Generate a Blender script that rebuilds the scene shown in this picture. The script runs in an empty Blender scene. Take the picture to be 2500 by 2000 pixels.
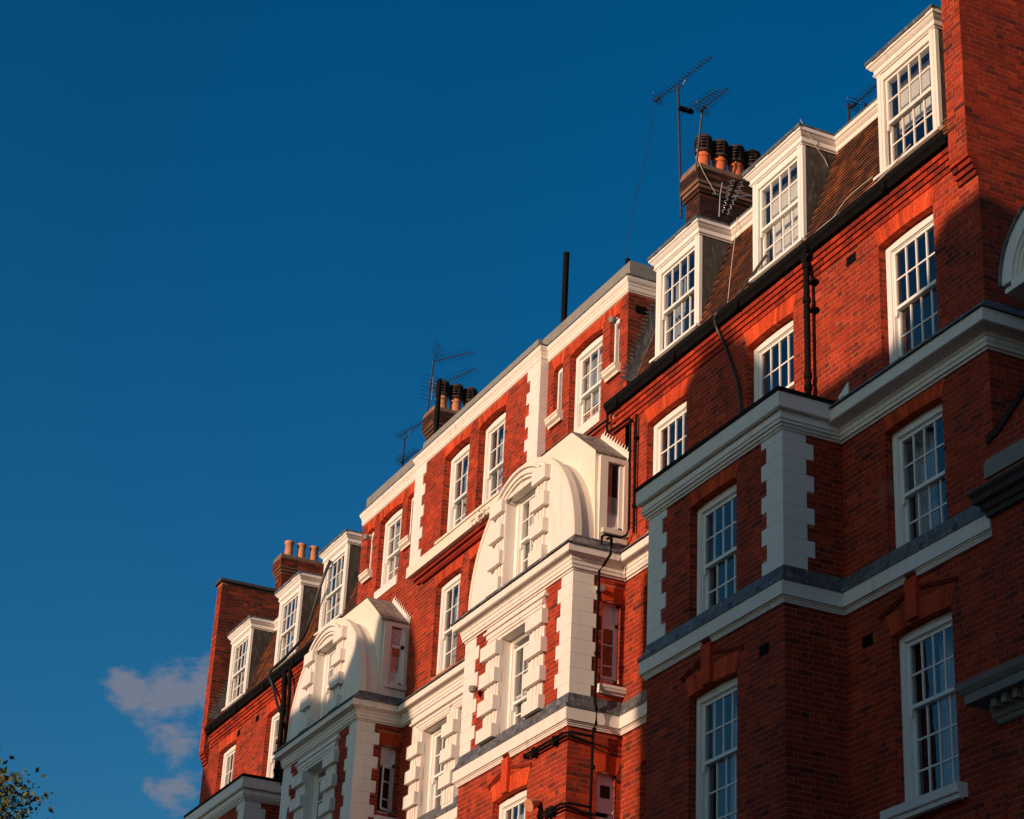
import bpy, math, random
from mathutils import Vector, Matrix
random.seed(7)
R = math.radians
sc = bpy.context.scene
COL = sc.collection

# ------------------------------------------------------------------ camera
CAM_P = (20.719, -14.078, 1.6)
YAW, PITCH, ROLL, FPX = 0.42866945, 0.45663587, 0.0512063, 5270.64
def cam_axes():
    cy, sy, cp, sp = math.cos(YAW), math.sin(YAW), math.cos(PITCH), math.sin(PITCH)
    d = Vector((-cy*cp, sy*cp, sp)); r = d.cross(Vector((0, 0, 1))).normalized(); u = r.cross(d)
    c, s = math.cos(ROLL), math.sin(ROLL)
    return c*r + s*u, -s*r + c*u, d
AR, AU, AD = cam_axes()
cd = bpy.data.cameras.new('camera'); cam = bpy.data.objects.new('camera', cd); COL.objects.link(cam)
m = Matrix.Identity(4)
for i in range(3):
    m[i][0], m[i][1], m[i][2], m[i][3] = AR[i], AU[i], -AD[i], CAM_P[i]
cam.matrix_world = m
cd.sensor_fit = 'HORIZONTAL'; cd.sensor_width = 36; cd.lens = FPX/2500*36; cd.clip_start = .1; cd.clip_end = 3000
sc.camera = cam
def to_px(P):
    v = Vector(P) - Vector(CAM_P); z = v.dot(AD)
    return 1250 + FPX*v.dot(AR)/z, 1000 - FPX*v.dot(AU)/z, z

# ------------------------------------------------------------------ sun, sky, exposure
SUN_AZ, SUN_EL = R(-75), R(12.0)          # azimuth measured from +X
sv = Vector((math.cos(SUN_AZ)*math.cos(SUN_EL), math.sin(SUN_AZ)*math.cos(SUN_EL), math.sin(SUN_EL)))
sl = bpy.data.lights.new('sun', 'SUN'); sun = bpy.data.objects.new('sun', sl); COL.objects.link(sun)
sl.energy = 5.0; sl.angle = R(0.53); sl.color = (1.0, .66, .45)
sun.rotation_euler = (-sv).to_track_quat('-Z', 'Y').to_euler(); sun.location = (30, -60, 40)

w = bpy.data.worlds.new('World'); sc.world = w; w.use_nodes = True
nt = w.node_tree; N = nt.nodes; L = nt.links; N.clear()
out = N.new('ShaderNodeOutputWorld'); bg = N.new('ShaderNodeBackground'); L.new(bg.outputs[0], out.inputs[0])
sky = N.new('ShaderNodeTexSky'); sky.sky_type = 'NISHITA'; sky.sun_disc = False
sky.sun_elevation = SUN_EL; sky.sun_rotation = R(90) - SUN_AZ
sky.air_density = 1.0; sky.dust_density = 2.4; sky.ozone_density = 3.0
hs = N.new('ShaderNodeHueSaturation'); hs.inputs['Saturation'].default_value = 1.38; hs.inputs['Hue'].default_value = .497
L.new(sky.outputs[0], hs.inputs['Color'])
clampn = N.new('ShaderNodeMix'); clampn.data_type = 'RGBA'; clampn.blend_type = 'MULTIPLY'; clampn.inputs[0].default_value = 1
clampn.inputs[7].default_value = (.72, 1.0, 1.05, 1)
L.new(hs.outputs[0], clampn.inputs[6])
# a few thin clouds low over the far end of the street
tc = N.new('ShaderNodeTexCoord')
mp = N.new('ShaderNodeMapping'); mp.inputs['Scale'].default_value = (1, 1, 2.0)
L.new(tc.outputs['Generated'], mp.inputs[0])
nz = N.new('ShaderNodeTexNoise'); nz.inputs['Scale'].default_value = 11; nz.inputs['Detail'].default_value = 8; nz.inputs['Roughness'].default_value = .55
L.new(mp.outputs[0], nz.inputs['Vector'])
def px_dir(x, y):
    v = AR*(x-1250)/FPX - AU*(y-1000)/FPX + AD
    return v.normalized()
def blob(px, py, rad, soft=.6):
    c = px_dir(px, py)
    ds = N.new('ShaderNodeVectorMath'); ds.operation = 'DISTANCE'; ds.inputs[1].default_value = c
    L.new(tc.outputs['Generated'], ds.inputs[0])
    mr = N.new('ShaderNodeMapRange'); mr.interpolation_type = 'SMOOTHSTEP'
    mr.inputs['From Min'].default_value = rad; mr.inputs['From Max'].default_value = rad*(1-soft)
    L.new(ds.outputs['Value'], mr.inputs['Value']); return mr.outputs[0]
def mx(a, b, op='MAXIMUM'):
    n = N.new('ShaderNodeMath'); n.operation = op
    for i, s in enumerate((a, b)):
        if isinstance(s, (int, float)): n.inputs[i].default_value = s
        else: L.new(s, n.inputs[i])
    return n.outputs[0]
cm = mx(mx(blob(420, 1700, .030, 1), blob(500, 1690, .030, 1)), mx(mx(blob(320, 1690, .016, 1), blob(430, 1800, .022, 1)), mx(mx(blob(430, 1925, .024, 1), .75, 'MULTIPLY'), blob(300, 1660, .018, 1))))
nzb = N.new('ShaderNodeTexNoise'); nzb.inputs['Scale'].default_value = 46; nzb.inputs['Detail'].default_value = 8; nzb.inputs['Roughness'].default_value = .62
L.new(mp.outputs[0], nzb.inputs['Vector'])
th = mx(mx(cm, .82, 'MULTIPLY'), mx(mx(nzb.outputs[0], .52, 'SUBTRACT'), 2.3, 'MULTIPLY'), 'ADD')
mr = N.new('ShaderNodeMapRange'); mr.interpolation_type = 'SMOOTHSTEP'
mr.inputs['From Min'].default_value = .18; mr.inputs['From Max'].default_value = .85; mr.inputs['To Max'].default_value = .85
gate = N.new('ShaderNodeMapRange'); gate.interpolation_type = 'SMOOTHSTEP'; gate.inputs['From Max'].default_value = .35
L.new(cm, gate.inputs['Value'])
th = mx(th, gate.outputs[0], 'MULTIPLY')
L.new(th, mr.inputs['Value'])
cmix = N.new('ShaderNodeMix'); cmix.data_type = 'RGBA'
cmix.inputs[7].default_value = (1.9, 2.05, 2.6, 1)
L.new(mr.outputs[0], cmix.inputs[0]); L.new(clampn.outputs[2], cmix.inputs[6]); L.new(cmix.outputs[2], bg.inputs[0])
bg.inputs[1].default_value = .10
sc.view_settings.view_transform = 'Standard'; sc.view_settings.look = 'None'
sc.view_settings.exposure = 0; sc.view_settings.gamma = 1; sc.view_settings.use_curve_mapping = False
sc.render.engine = 'CYCLES'

# ------------------------------------------------------------------ materials
def newmat(name):
    m = bpy.data.materials.new(name); m.use_nodes = True
    t = m.node_tree; b = t.nodes['Principled BSDF']; return m, t, b
def nnode(t, kind, **kw):
    n = t.nodes.new(kind)
    for k, v in kw.items():
        if k in ('data_type', 'blend_type', 'operation', 'interpolation_type', 'attribute_name', 'noise_dimensions', 'feature', 'musgrave_type'): setattr(n, k, v)
        else: n.inputs[k].default_value = v
    return n
def worldpos(t, scale=(1, 1, 1)):
    g = t.nodes.new('ShaderNodeNewGeometry'); mp = t.nodes.new('ShaderNodeMapping'); mp.inputs['Scale'].default_value = scale
    t.links.new(g.outputs['Position'], mp.inputs[0]); return mp.outputs[0]
def ramp(t, src, stops):
    r = t.nodes.new('ShaderNodeValToRGB'); e = r.color_ramp.elements
    while len(e) < len(stops): e.new(.5)
    for el, (p, c) in zip(e, stops): el.position = p; el.color = (*c, 1)
    t.links.new(src, r.inputs[0]); return r.outputs[0]
def mixc(t, fac, a, b, mode='MIX'):
    n = t.nodes.new('ShaderNodeMix'); n.data_type = 'RGBA'; n.blend_type = mode
    for i, s in ((0, fac), (6, a), (7, b)):
        if isinstance(s, (int, float)): n.inputs[i].default_value = s
        elif isinstance(s, tuple): n.inputs[i].default_value = (*s, 1) if len(s) == 3 else s
        else: t.links.new(s, n.inputs[i])
    return n.outputs[2]
def noise(t, scale, detail=4, rough=.55, vec=None, sc3=(1, 1, 1), out=0):
    n = t.nodes.new('ShaderNodeTexNoise'); n.inputs['Scale'].default_value = scale; n.inputs['Detail'].default_value = detail; n.inputs['Roughness'].default_value = rough
    t.links.new(vec or worldpos(t, sc3), n.inputs['Vector']); return n.outputs[out]
def bump(t, b, h, strength=.3, dist=.01):
    n = t.nodes.new('ShaderNodeBump'); n.inputs['Strength'].default_value = strength; n.inputs['Distance'].default_value = dist
    t.links.new(h, n.inputs['Height']); t.links.new(n.outputs[0], b.inputs['Normal'])
MAT = {}
def mat_brick(name, stops, dark=.35, mottle=1.0):
    m, t, b = newmat(name)
    a = t.nodes.new('ShaderNodeAttribute'); a.attribute_name = 'tone'
    c = ramp(t, a.outputs['Fac'], stops)
    f = ramp(t, noise(t, 24, 3, .6), [(.25, (.62, .6, .6)), (.6, (1.12, 1.1, 1.1))])
    c = mixc(t, 1.0, c, f, 'MULTIPLY')
    g = ramp(t, noise(t, .9, 5, .62), [(.30, (1-dark,)*3), (.58, (1.1, 1.1, 1.1))])
    c = mixc(t, mottle, c, g, 'MULTIPLY')
    # pale limey bloom in patches
    bl = ramp(t, noise(t, 1.7, 6, .7, sc3=(1, 1, .6)), [(.64, (0, 0, 0)), (.80, (1, 1, 1))])
    c = mixc(t, bl, c, (.42, .16, .11))
    t.links.new(c, b.inputs['Base Color']); b.inputs['Roughness'].default_value = .88; b.inputs['Specular IOR Level'].default_value = .25
    bump(t, b, noise(t, 90, 3), .35, .004); MAT[name] = m
mat_brick('red_brick', [(0, (.08, .013, .008)), (.18, (.18, .020, .008)), (.55, (.29, .025, .007)), (.85, (.38, .036, .008)), (1, (.42, .05, .012))])
mat_brick('sooty_brick', [(0, (.018, .010, .008)), (.5, (.048, .018, .012)), (.85, (.10, .028, .016)), (1, (.16, .05, .03))])
mat_brick('dark_brick', [(0, (.055, .014, .010)), (.5, (.13, .024, .012)), (.85, (.21, .034, .014)), (1, (.30, .05, .02))])  # darker, browner brick mix for flank walls and the far stack
mat_brick('rubbed_brick', [(0, (.30, .030, .010)), (.5, (.50, .052, .012)), (1, (.60, .075, .018))], dark=.3)
def mat_plain(name, col, rough=.7, var=.15, scale=3, bs=0, bsc=40, metal=0, spec=.5):
    m, t, b = newmat(name)
    g = ramp(t, noise(t, scale, 5, .6), [(.3, tuple(x*(1-var) for x in col)), (.7, tuple(min(1, x*(1+var)) for x in col))])
    t.links.new(g, b.inputs['Base Color']); b.inputs['Roughness'].default_value = rough; b.inputs['Metallic'].default_value = metal
    b.inputs['Specular IOR Level'].default_value = spec
    if bs: bump(t, b, noise(t, bsc, 4), bs, .01)
    MAT[name] = m; return m, t, b
mat_plain('mortar', (.42, .17, .105), .95, .25, 2.5, .3, 60, spec=.1)
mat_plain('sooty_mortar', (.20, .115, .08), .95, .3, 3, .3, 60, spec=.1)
def mat_white(name, col, streak=.35, rough=.6, pits=.0):
    m, t, b = newmat(name)
    base = ramp(t, noise(t, 1.6, 5, .6), [(.3, tuple(x*.93 for x in col)), (.7, col)])
    st = noise(t, 7, 5, .65, sc3=(1.3, 1.3, .10))
    sm = ramp(t, st, [(.50, (0, 0, 0)), (.78, (1, 1, 1))])
    pt = ramp(t, noise(t, .8, 3, .6), [(.42, (0, 0, 0)), (.68, (1, 1, 1))])
    k = mixc(t, 1.0, sm, pt, 'MULTIPLY')
    kk = t.nodes.new('ShaderNodeMath'); kk.operation = 'MULTIPLY'; kk.inputs[1].default_value = streak; t.links.new(k, kk.inputs[0])
    c = mixc(t, kk.outputs[0], base, (.17, .13, .095))
    # soot specks
    sp = ramp(t, noise(t, 16, 7, .75), [(.66, (0, 0, 0)), (.76, (1, 1, 1))])
    k2 = t.nodes.new('ShaderNodeMath'); k2.operation = 'MULTIPLY'; k2.inputs[1].default_value = streak*.9; t.links.new(sp, k2.inputs[0])
    c = mixc(t, k2.outputs[0], c, (.09, .075, .06))
    t.links.new(c, b.inputs['Base Color']); b.inputs['Roughness'].default_value = rough; b.inputs['Specular IOR Level'].default_value = .35
    bump(t, b, noise(t, 35, 4), .12, .006); MAT[name] = m
mat_white('white_stucco', (.76, .69, .63), .62)
mat_white('white_stone', (.74, .69, .64), .22)
mat_white('cream_render', (.74, .66, .56), .75)
mat_white('white_paint', (.80, .77, .73), .10, .4)
mat_white('worn_white_paint', (.76, .70, .63), .8, .55)
mat_plain('grey_render', (.21, .20, .185), .9, .12, 5, .4, 70, spec=.2)
def mat_lead(name, col, rough=.5):
    m, t, b = newmat(name)
    a = noise(t, 5, 6, .7, sc3=(1, 1, .35)); c = ramp(t, a, [(.3, tuple(x*.45 for x in col)), (.55, col), (.8, tuple(x*1.9 for x in col))])
    s = ramp(t, noise(t, 8, 8, .8, sc3=(2, 2, .7)), [(.50, (0, 0, 0)), (.66, (1, 1, 1))])
    c = mixc(t, s, c, tuple(min(.5, x*3.0) for x in col))
    t.links.new(c, b.inputs['Base Color']); b.inputs['Roughness'].default_value = rough; b.inputs['Specular IOR Level'].default_value = .5
    bump(t, b, noise(t, 14, 4), .25, .01); MAT[name] = m
mat_lead('lead_sheet', (.085, .088, .092), .45)
mat_lead('cheek_lead', (.045, .040, .034), .8)
mat_lead('hood_lead', (.19, .155, .125), .75)
mat_plain('bitumen_black', (.008, .008, .008), .8, .3, 6, .2, 30, spec=.15)
mat_plain('black_iron', (.005, .0045, .0045), .75, .3, 12, .15, 50, spec=.08)
mat_plain('antenna_metal', (.055, .055, .06), .4, .3, 20, metal=.6)
mat_plain('pale_metal', (.55, .58, .62), .35, .1, 9, metal=.5)
mat_plain('black_cable', (.012, .011, .011), .5, .1, 9)
mat_plain('pale_cable', (.55, .47, .38), .6, .1, 9)
mat_plain('terracotta', (.60, .145, .060), .85, .18, 7, .2, 60, spec=.2)
mat_plain('pale_terracotta', (.52, .22, .12), .85, .2, 7, .2, 60, spec=.2)
mat_plain('sooty_clay', (.035, .020, .017), .8, .4, 14, .2, 60)
mat_plain('cement', (.16, .12, .095), .95, .3, 6, .5, 40, spec=.1)
mat_plain('slate_coping', (.045, .040, .040), .8, .3, 5, .3, 40)
mat_plain('asphalt', (.05, .05, .052), .9, .2, 2, .4, 90)
mat_plain('paving', (.15, .145, .14), .9, .15, 2, .3, 50)
mat_plain('kerb_stone', (.30, .29, .28), .85, .15, 3, .3, 50)
mat_plain('road_paint', (.72, .72, .70), .7, .1, 5)
mat_plain('room_shade', (.018, .012, .010), .9, .1, 2)  # near-black; the shade inside rooms is put into this colour
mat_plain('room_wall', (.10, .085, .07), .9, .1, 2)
mat_plain('curtain_cloth', (.46, .48, .50), .9, .08, 3)
mat_plain('dark_curtain', (.075, .035, .045), .9, .15, 3)
mat_plain('purple_curtain', (.20, .11, .22), .9, .2, 8)
mat_plain('blind_cloth', (.74, .69, .62), .9, .04, 2)
mat_plain('peach_board', (.62, .34, .22), .8, .04, 2)
mat_plain('brown_leaf', (.16, .08, .03), .8, .4, 5)
# roof tiles: tone attribute plus lichen
m, t, b = newmat('clay_tile')
a = t.nodes.new('ShaderNodeAttribute'); a.attribute_name = 'tone'
c = ramp(t, a.outputs['Fac'], [(0, (.055, .027, .020)), (.5, (.085, .036, .024)), (.9, (.13, .045, .026)), (1, (.22, .06, .025))])
li = ramp(t, noise(t, 2.6, 6, .72), [(.50, (0, 0, 0)), (.64, (1, 1, 1))]); c = mixc(t, li, c, (.30, .095, .022))
gl = ramp(t, noise(t, 30, 5, .8), [(.62, (0, 0, 0)), (.72, (1, 1, 1))]); gp = ramp(t, noise(t, 1.3, 3, .6), [(.5, (0, 0, 0)), (.65, (.7, .7, .7))])
c = mixc(t, mixc(t, 1.0, gl, gp, 'MULTIPLY'), c, (.30, .26, .17))
t.links.new(c, b.inputs['Base Color']); b.inputs['Roughness'].default_value = .9; b.inputs['Specular IOR Level'].default_value = .2
bump(t, b, noise(t, 60, 3), .3, .006); MAT['clay_tile'] = m
# brickwork too low or too far to tell single bricks apart
m, t, b = newmat('distant_brickwork')
g = t.nodes.new('ShaderNodeNewGeometry'); sp = t.nodes.new('ShaderNodeSeparateXYZ'); t.links.new(g.outputs['Position'], sp.inputs[0])
ad = t.nodes.new('ShaderNodeMath'); ad.operation = 'ADD'; t.links.new(sp.outputs[0], ad.inputs[0]); t.links.new(sp.outputs[1], ad.inputs[1])
cb = t.nodes.new('ShaderNodeCombineXYZ'); t.links.new(ad.outputs[0], cb.inputs[0]); t.links.new(sp.outputs[2], cb.inputs[1])
bt = t.nodes.new('ShaderNodeTexBrick'); bt.inputs['Scale'].default_value = 1; bt.inputs['Brick Width'].default_value = .225; bt.inputs['Row Height'].default_value = .075
bt.inputs['Mortar Size'].default_value = .005; bt.inputs['Color1'].default_value = (.37, .045, .018, 1); bt.inputs['Color2'].default_value = (.24, .03, .014, 1); bt.inputs['Mortar'].default_value = (.50, .30, .22, 1)
t.links.new(cb.outputs[0], bt.inputs['Vector']); t.links.new(bt.outputs[0], b.inputs['Base Color']); b.inputs['Roughness'].default_value = .9
MAT['distant_brickwork'] = m
# window glass
m, t, b = newmat('window_glass'); t.nodes.remove(b)
o = t.nodes['Material Output']; tr = t.nodes.new('ShaderNodeBsdfTransparent'); tr.inputs[0].default_value = (.80, .84, .86, 1)
gs = t.nodes.new('ShaderNodeBsdfGlossy'); gs.inputs['Roughness'].default_value = .015; gs.inputs[0].default_value = (.95, .98, 1, 1)
gg = t.nodes.new('ShaderNodeNewGeometry'); dt = t.nodes.new('ShaderNodeVectorMath'); dt.operation = 'DOT_PRODUCT'; t.links.new(gg.outputs['Incoming'], dt.inputs[0]); t.links.new(gg.outputs['Normal'], dt.inputs[1])
def mth(op, a, b_=None):
    n_ = t.nodes.new('ShaderNodeMath'); n_.operation = op
    for i_, q_ in enumerate((a, b_)):
        if q_ is None: continue
        if isinstance(q_, (int, float)): n_.inputs[i_].default_value = q_
        else: t.links.new(q_, n_.inputs[i_])
    return n_.outputs[0]
fr_ = mth('ADD', mth('MULTIPLY', mth('POWER', mth('SUBTRACT', 1.0, mth('ABSOLUTE', dt.outputs['Value'])), 4.0), .95), .12)
nb = t.nodes.new('ShaderNodeBump'); nb.inputs['Strength'].default_value = .10; nb.inputs['Distance'].default_value = .02
t.links.new(noise(t, 2.2, 2), nb.inputs['Height']); t.links.new(nb.outputs[0], gs.inputs['Normal'])
mm = t.nodes.new('ShaderNodeMixShader'); t.links.new(fr_, mm.inputs[0]); t.links.new(tr.outputs[0], mm.inputs[1]); t.links.new(gs.outputs[0], mm.inputs[2]); t.links.new(mm.outputs[0], o.inputs[0])
MAT['window_glass'] = m
# leaves
m, t, b = newmat('leaf'); a = t.nodes.new('ShaderNodeAttribute'); a.attribute_name = 'tone'
c = ramp(t, a.outputs['Fac'], [(0, (.035, .055, .012)), (.6, (.075, .09, .018)), (1, (.20, .13, .025))]); t.links.new(c, b.inputs['Base Color'])
b.inputs['Roughness'].default_value = .6; MAT['leaf'] = m
mat_plain('bark', (.10, .075, .055), .95, .3, 8, .6, 25)

# ------------------------------------------------------------------ mesh helpers
class Frame:
    """u along the wall, n out of the wall, z up"""
    def __init__(s, O, kind='F', u=None, n=None, up=None):
        s.O = Vector(O); s.kind = kind
        s.u = Vector(u) if u else (Vector((1, 0, 0)) if kind == 'F' else Vector((0, 1, 0)))
        s.n = Vector(n) if n else (Vector((0, -1, 0)) if kind == 'F' else Vector((1, 0, 0)))
        s.w = Vector(up) if up else Vector((0, 0, 1))
    def p(s, a, b, c): return s.O + s.u*a + s.n*b + s.w*c
ID = Frame((0, 0, 0), 'F', n=(0, 1, 0))      # plain x, y, z
class MB:
    def __init__(s): s.v = []; s.f = []; s.t = []
    def face(s, pts, tone=.5):
        k = len(s.v); s.v += [tuple(p) for p in pts]; s.f.append(tuple(range(k, k+len(pts)))); s.t.append(tone)
    def box(s, F, a0, a1, b0, b1, c0, c1, tone=.5, skip=''):
        P = [F.p(a, b, c) for c in (c0, c1) for b in (b0, b1) for a in (a0, a1)]
        k = len(s.v); s.v += [tuple(p) for p in P]
        fs = {'d': (0, 2, 3, 1), 't': (4, 5, 7, 6), 'k': (0, 1, 5, 4), 'f': (2, 6, 7, 3), 'l': (0, 4, 6, 2), 'r': (1, 3, 7, 5)}
        for q, f in fs.items():
            if q in skip: continue
            s.f.append(tuple(k+i for i in f)); s.t.append(tone)
    def prism(s, F, poly, b0, b1, tone=.5, back=True):
        """poly in (a, c), extruded along n from b0 to b1"""
        n = len(poly); k = len(s.v)
        s.v += [tuple(F.p(a, b1, c)) for a, c in poly] + [tuple(F.p(a, b0, c)) for a, c in poly]
        s.f.append(tuple(k+i for i in range(n))); s.t.append(tone)
        if back: s.f.append(tuple(k+n+i for i in reversed(range(n)))); s.t.append(tone)
        for i in range(n):
            j = (i+1) % n; s.f.append((k+i, k+n+i, k+n+j, k+j)); s.t.append(tone)
    def tube(s, pts, r, seg=8, cap=True, tone=.5):
        pts = [Vector(p) for p in pts]; k = len(s.v); n = len(pts)
        rs = r if isinstance(r, (list, tuple)) else [r]*n
        for i, p in enumerate(pts):
            d = (pts[min(i+1, n-1)] - pts[max(i-1, 0)]).normalized()
            a = d.cross(Vector((0, 0, 1)));
            if a.length < .05: a = d.cross(Vector((1, 0, 0)))
            a.normalize(); b = d.cross(a)
            for j in range(seg):
                t = 2*math.pi*j/seg; s.v.append(tuple(p + (a*math.cos(t) + b*math.sin(t))*rs[i]))
        for i in range(n-1):
            for j in range(seg):
                j2 = (j+1) % seg; s.f.append((k+i*seg+j, k+i*seg+j2, k+(i+1)*seg+j2, k+(i+1)*seg+j)); s.t.append(tone)
        if cap:
            s.f.append(tuple(k+j for j in reversed(range(seg)))); s.t.append(tone)
            s.f.append(tuple(k+(n-1)*seg+j for j in range(seg))); s.t.append(tone)
    def lathe(s, x, y, prof, seg=16, tone=.5):
        k = len(s.v)
        for r, z in prof:
            for j in range(seg):
                t = 2*math.pi*j/seg; s.v.append((x+r*math.cos(t), y+r*math.sin(t), z))
        for i in range(len(prof)-1):
            for j in range(seg):
                j2 = (j+1) % seg; s.f.append((k+i*seg+j, k+i*seg+j2, k+(i+1)*seg+j2, k+(i+1)*seg+j)); s.t.append(tone)
        s.f.append(tuple(k+j for j in reversed(range(seg)))); s.t.append(tone)
        s.f.append(tuple(k+(len(prof)-1)*seg+j for j in range(seg))); s.t.append(tone)
    def sweep(s, path, prof, closed=False, tone=.5):
        """profile (e, z) carried along a plan path; e is measured out to the left of travel, corners mitred"""
        n = len(path); P = [Vector((p[0], p[1], 0)) for p in path]; off = []
        for i in range(n):
            ns = []
            if i > 0: d = (P[i]-P[i-1]).normalized(); ns.append(Vector((-d.y, d.x, 0)))
            if i < n-1: d = (P[i+1]-P[i]).normalized(); ns.append(Vector((-d.y, d.x, 0)))
            if len(ns) == 2: mvec = (ns[0]+ns[1]); mvec = mvec/max(.3, mvec.dot(ns[0])); off.append(mvec)
            else: off.append(ns[0])
        k = len(s.v); q = len(prof)
        for i in range(n):
            for e, z in prof: v = P[i] + off[i]*e; s.v.append((v.x, v.y, z))
        for i in range(n-1):
            for j in range(q-1):
                s.f.append((k+i*q+j, k+(i+1)*q+j, k+(i+1)*q+j+1, k+i*q+j+1)); s.t.append(tone)
        s.f.append(tuple(k+j for j in range(q))); s.t.append(tone)
        s.f.append(tuple(k+(n-1)*q+j for j in reversed(range(q)))); s.t.append(tone)
    def mesh(s, name, mat, smooth=False):
        me = bpy.data.meshes.new(name); me.from_pydata(s.v, [], s.f)
        at = me.attributes.new('tone', 'FLOAT', 'FACE'); at.data.foreach_set('value', s.t)
        me.materials.append(MAT[mat])
        import bmesh
        if len(s.f) > 1: bm = bmesh.new(); bm.from_mesh(me); bmesh.ops.recalc_face_normals(bm, faces=bm.faces); bm.to_mesh(me); bm.free()
        if smooth:
            me.polygons.foreach_set('use_smooth', [True]*len(me.polygons))
            try: me.set_sharp_from_angle(angle=R(40))
            except Exception: pass
        me.update(); return me
def place(o, parent, loc=None, rz=0):
    COL.objects.link(o)
    if parent is not None:
        o.parent = parent
        if parent.get('base'): o.matrix_parent_inverse = Matrix.Translation(-Vector(parent['base']))
    if loc is not None: o.location = loc
    if rz: o.rotation_euler[2] = rz
    return o
def part(name, mb, mat, parent, smooth=False, stuff=False, label=None):
    me = mb if isinstance(mb, bpy.types.Mesh) else mb.mesh(name, mat, smooth)
    o = bpy.data.objects.new(name, me); place(o, parent)
    if stuff: o['kind'] = 'stuff'
    if label: o['label'] = label
    return o
def thing(name, label, cat, base, group=None):
    o = bpy.data.objects.new(name, None); COL.objects.link(o); o.location = base; o.empty_display_size = .3
    o['label'] = label; o['category'] = cat; o['base'] = list(base)
    if group: o['group'] = group
    return o
def single(name, mb, mat, label, cat, smooth=False, group=None):
    o = part(name, mb, mat, None, smooth); o['label'] = label; o['category'] = cat
    if group: o['group'] = group
    return o
def structure(name, mb, mat):
    o = part(name, mb, mat, None); o['kind'] = 'structure'; return o
# ------------------------------------------------------------------ brick walls
BRICKS = {}          # building name -> list of (wall part, frame, a0, a1, z0, z1, front, tone)
def sub(iv, holes):
    out = [iv]
    for h0, h1 in holes:
        nx_ = []
        for a, b in out:
            if h1 <= a or h0 >= b: nx_.append((a, b)); continue
            if h0 > a: nx_.append((a, h0))
            if h1 < b: nx_.append((h1, b))
        out = nx_
    return out
CH = .075
def brick_wall(bld, F, a0, a1, c0, c1, holes=(), nob=(), clip=None, cb=None, mat='red_brick', mortar='mortar', tone=(0, 1), name='wall', ref=None, mirror=False, inset=(True, True), poly=None):
    """mortar bed with window holes; bricks standing 7 mm proud of it are registered for later.
    holes: (a0,a1,c0,c1); nob: functions of c giving (a0,a1) or None, or rectangles"""
    mb = MB(); bz = -.004
    if poly: mb.face([F.p(a, bz, c) for a, c in poly])
    else:
        xs = sorted({a0, a1} | {min(max(x, a0), a1) for h in holes for x in h[:2]}); zs = sorted({c0, c1} | {min(max(z, c0), c1) for h in holes for z in h[2:]})
        for i in range(len(xs)-1):
            for j in range(len(zs)-1):
                xm, zm = (xs[i]+xs[i+1])/2, (zs[j]+zs[j+1])/2
                if any(h[0] < xm < h[1] and h[2] < zm < h[3] for h in holes): continue
                mb.face([F.p(xs[i], bz, zs[j]), F.p(xs[i+1], bz, zs[j]), F.p(xs[i+1], bz, zs[j+1]), F.p(xs[i], bz, zs[j+1])])
    wall = part(name, mb, mortar, bld)
    if cb is None: cb = c0
    if cb > c0:
        lo = MB(); lo.face([F.p(a0, .0, c0), F.p(a1, .0, c0), F.p(a1, .0, cb), F.p(a0, .0, cb)])
        hs_ = [h for h in holes if h[2] < cb]
        if not hs_: part('lower_wall', lo, 'distant_brickwork', bld)
    lst = BRICKS.setdefault(bld.name, [])
    i0, i1 = int(math.ceil((cb-.002)/CH)), int((c1+.004)/CH)
    rnd = random.Random(int(a0*977+c0*131+F.O.x*37))
    ref = a0 if ref is None else ref
    e0 = a0 + (.0015 if inset[0] else 0); e1 = a1 - (.0015 if inset[1] else 0)
    for i in range(i0, i1):
        z0, z1 = i*CH+.005, (i+1)*CH-.005; zm = (z0+z1)/2
        hs_ = [h[:2] for h in holes if h[2] < zm < h[3]]
        for q in nob:
            if callable(q):
                r = q(zm)
                if r: hs_.append(r)
            elif q[2] < zm < q[3]: hs_.append(q[:2])
        lo_, hi_ = e0, e1
        if clip:
            r = clip(zm)
            if not r: continue
            lo_, hi_ = max(e0, r[0]), min(e1, r[1])
        # Flemish bond with queen closers next to the reference end
        seq = [.1125, .056] if i % 2 else []
        pos = 0; cells = []
        for s_ in seq: cells.append((pos, pos+s_)); pos += s_
        k = 0; span = max(abs(a1-ref), abs(a0-ref)) + .3
        while pos < span:
            ln = .225 if k % 2 == 0 else .1125; cells.append((pos, pos+ln)); pos += ln; k += 1
        sg = -1 if mirror else 1
        both = ref > a0 + .3 and ref < a1 - .3
        rng = [(ref+sg*p, ref+sg*q2) for p, q2 in cells] + ([(ref-sg*p, ref-sg*q2) for p, q2 in cells] if both else [])
        for p, q2 in rng:
            p, q2 = min(p, q2), max(p, q2)
            if abs(p-ref) > 1e-6: p += .005
            if abs(q2-ref) > 1e-6: q2 -= .005
            p, q2 = max(p, lo_), min(q2, hi_)
            if q2 - p < .012: continue
            for s0, s1 in sub((p, q2), hs_):
                if s1 - s0 < .012: continue
                t_ = min(1, max(0, rnd.gauss(.52, .20))); t_ = tone[0] + (tone[1]-tone[0])*t_
                if rnd.random() < .05: t_ *= .3
                jz = rnd.uniform(-.001, .001)
                lst.append((wall, F, s0, s1, z0+jz, z1+jz, rnd.uniform(-.0014, .0004), t_, mat))
    return wall
def brick_shape(mb, F, a0, a1, z0, z1, bf, tone):
    mb.box(F, a0, a1, -.0075, bf, z0, z1, tone, skip='k')
_bm = {}
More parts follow.
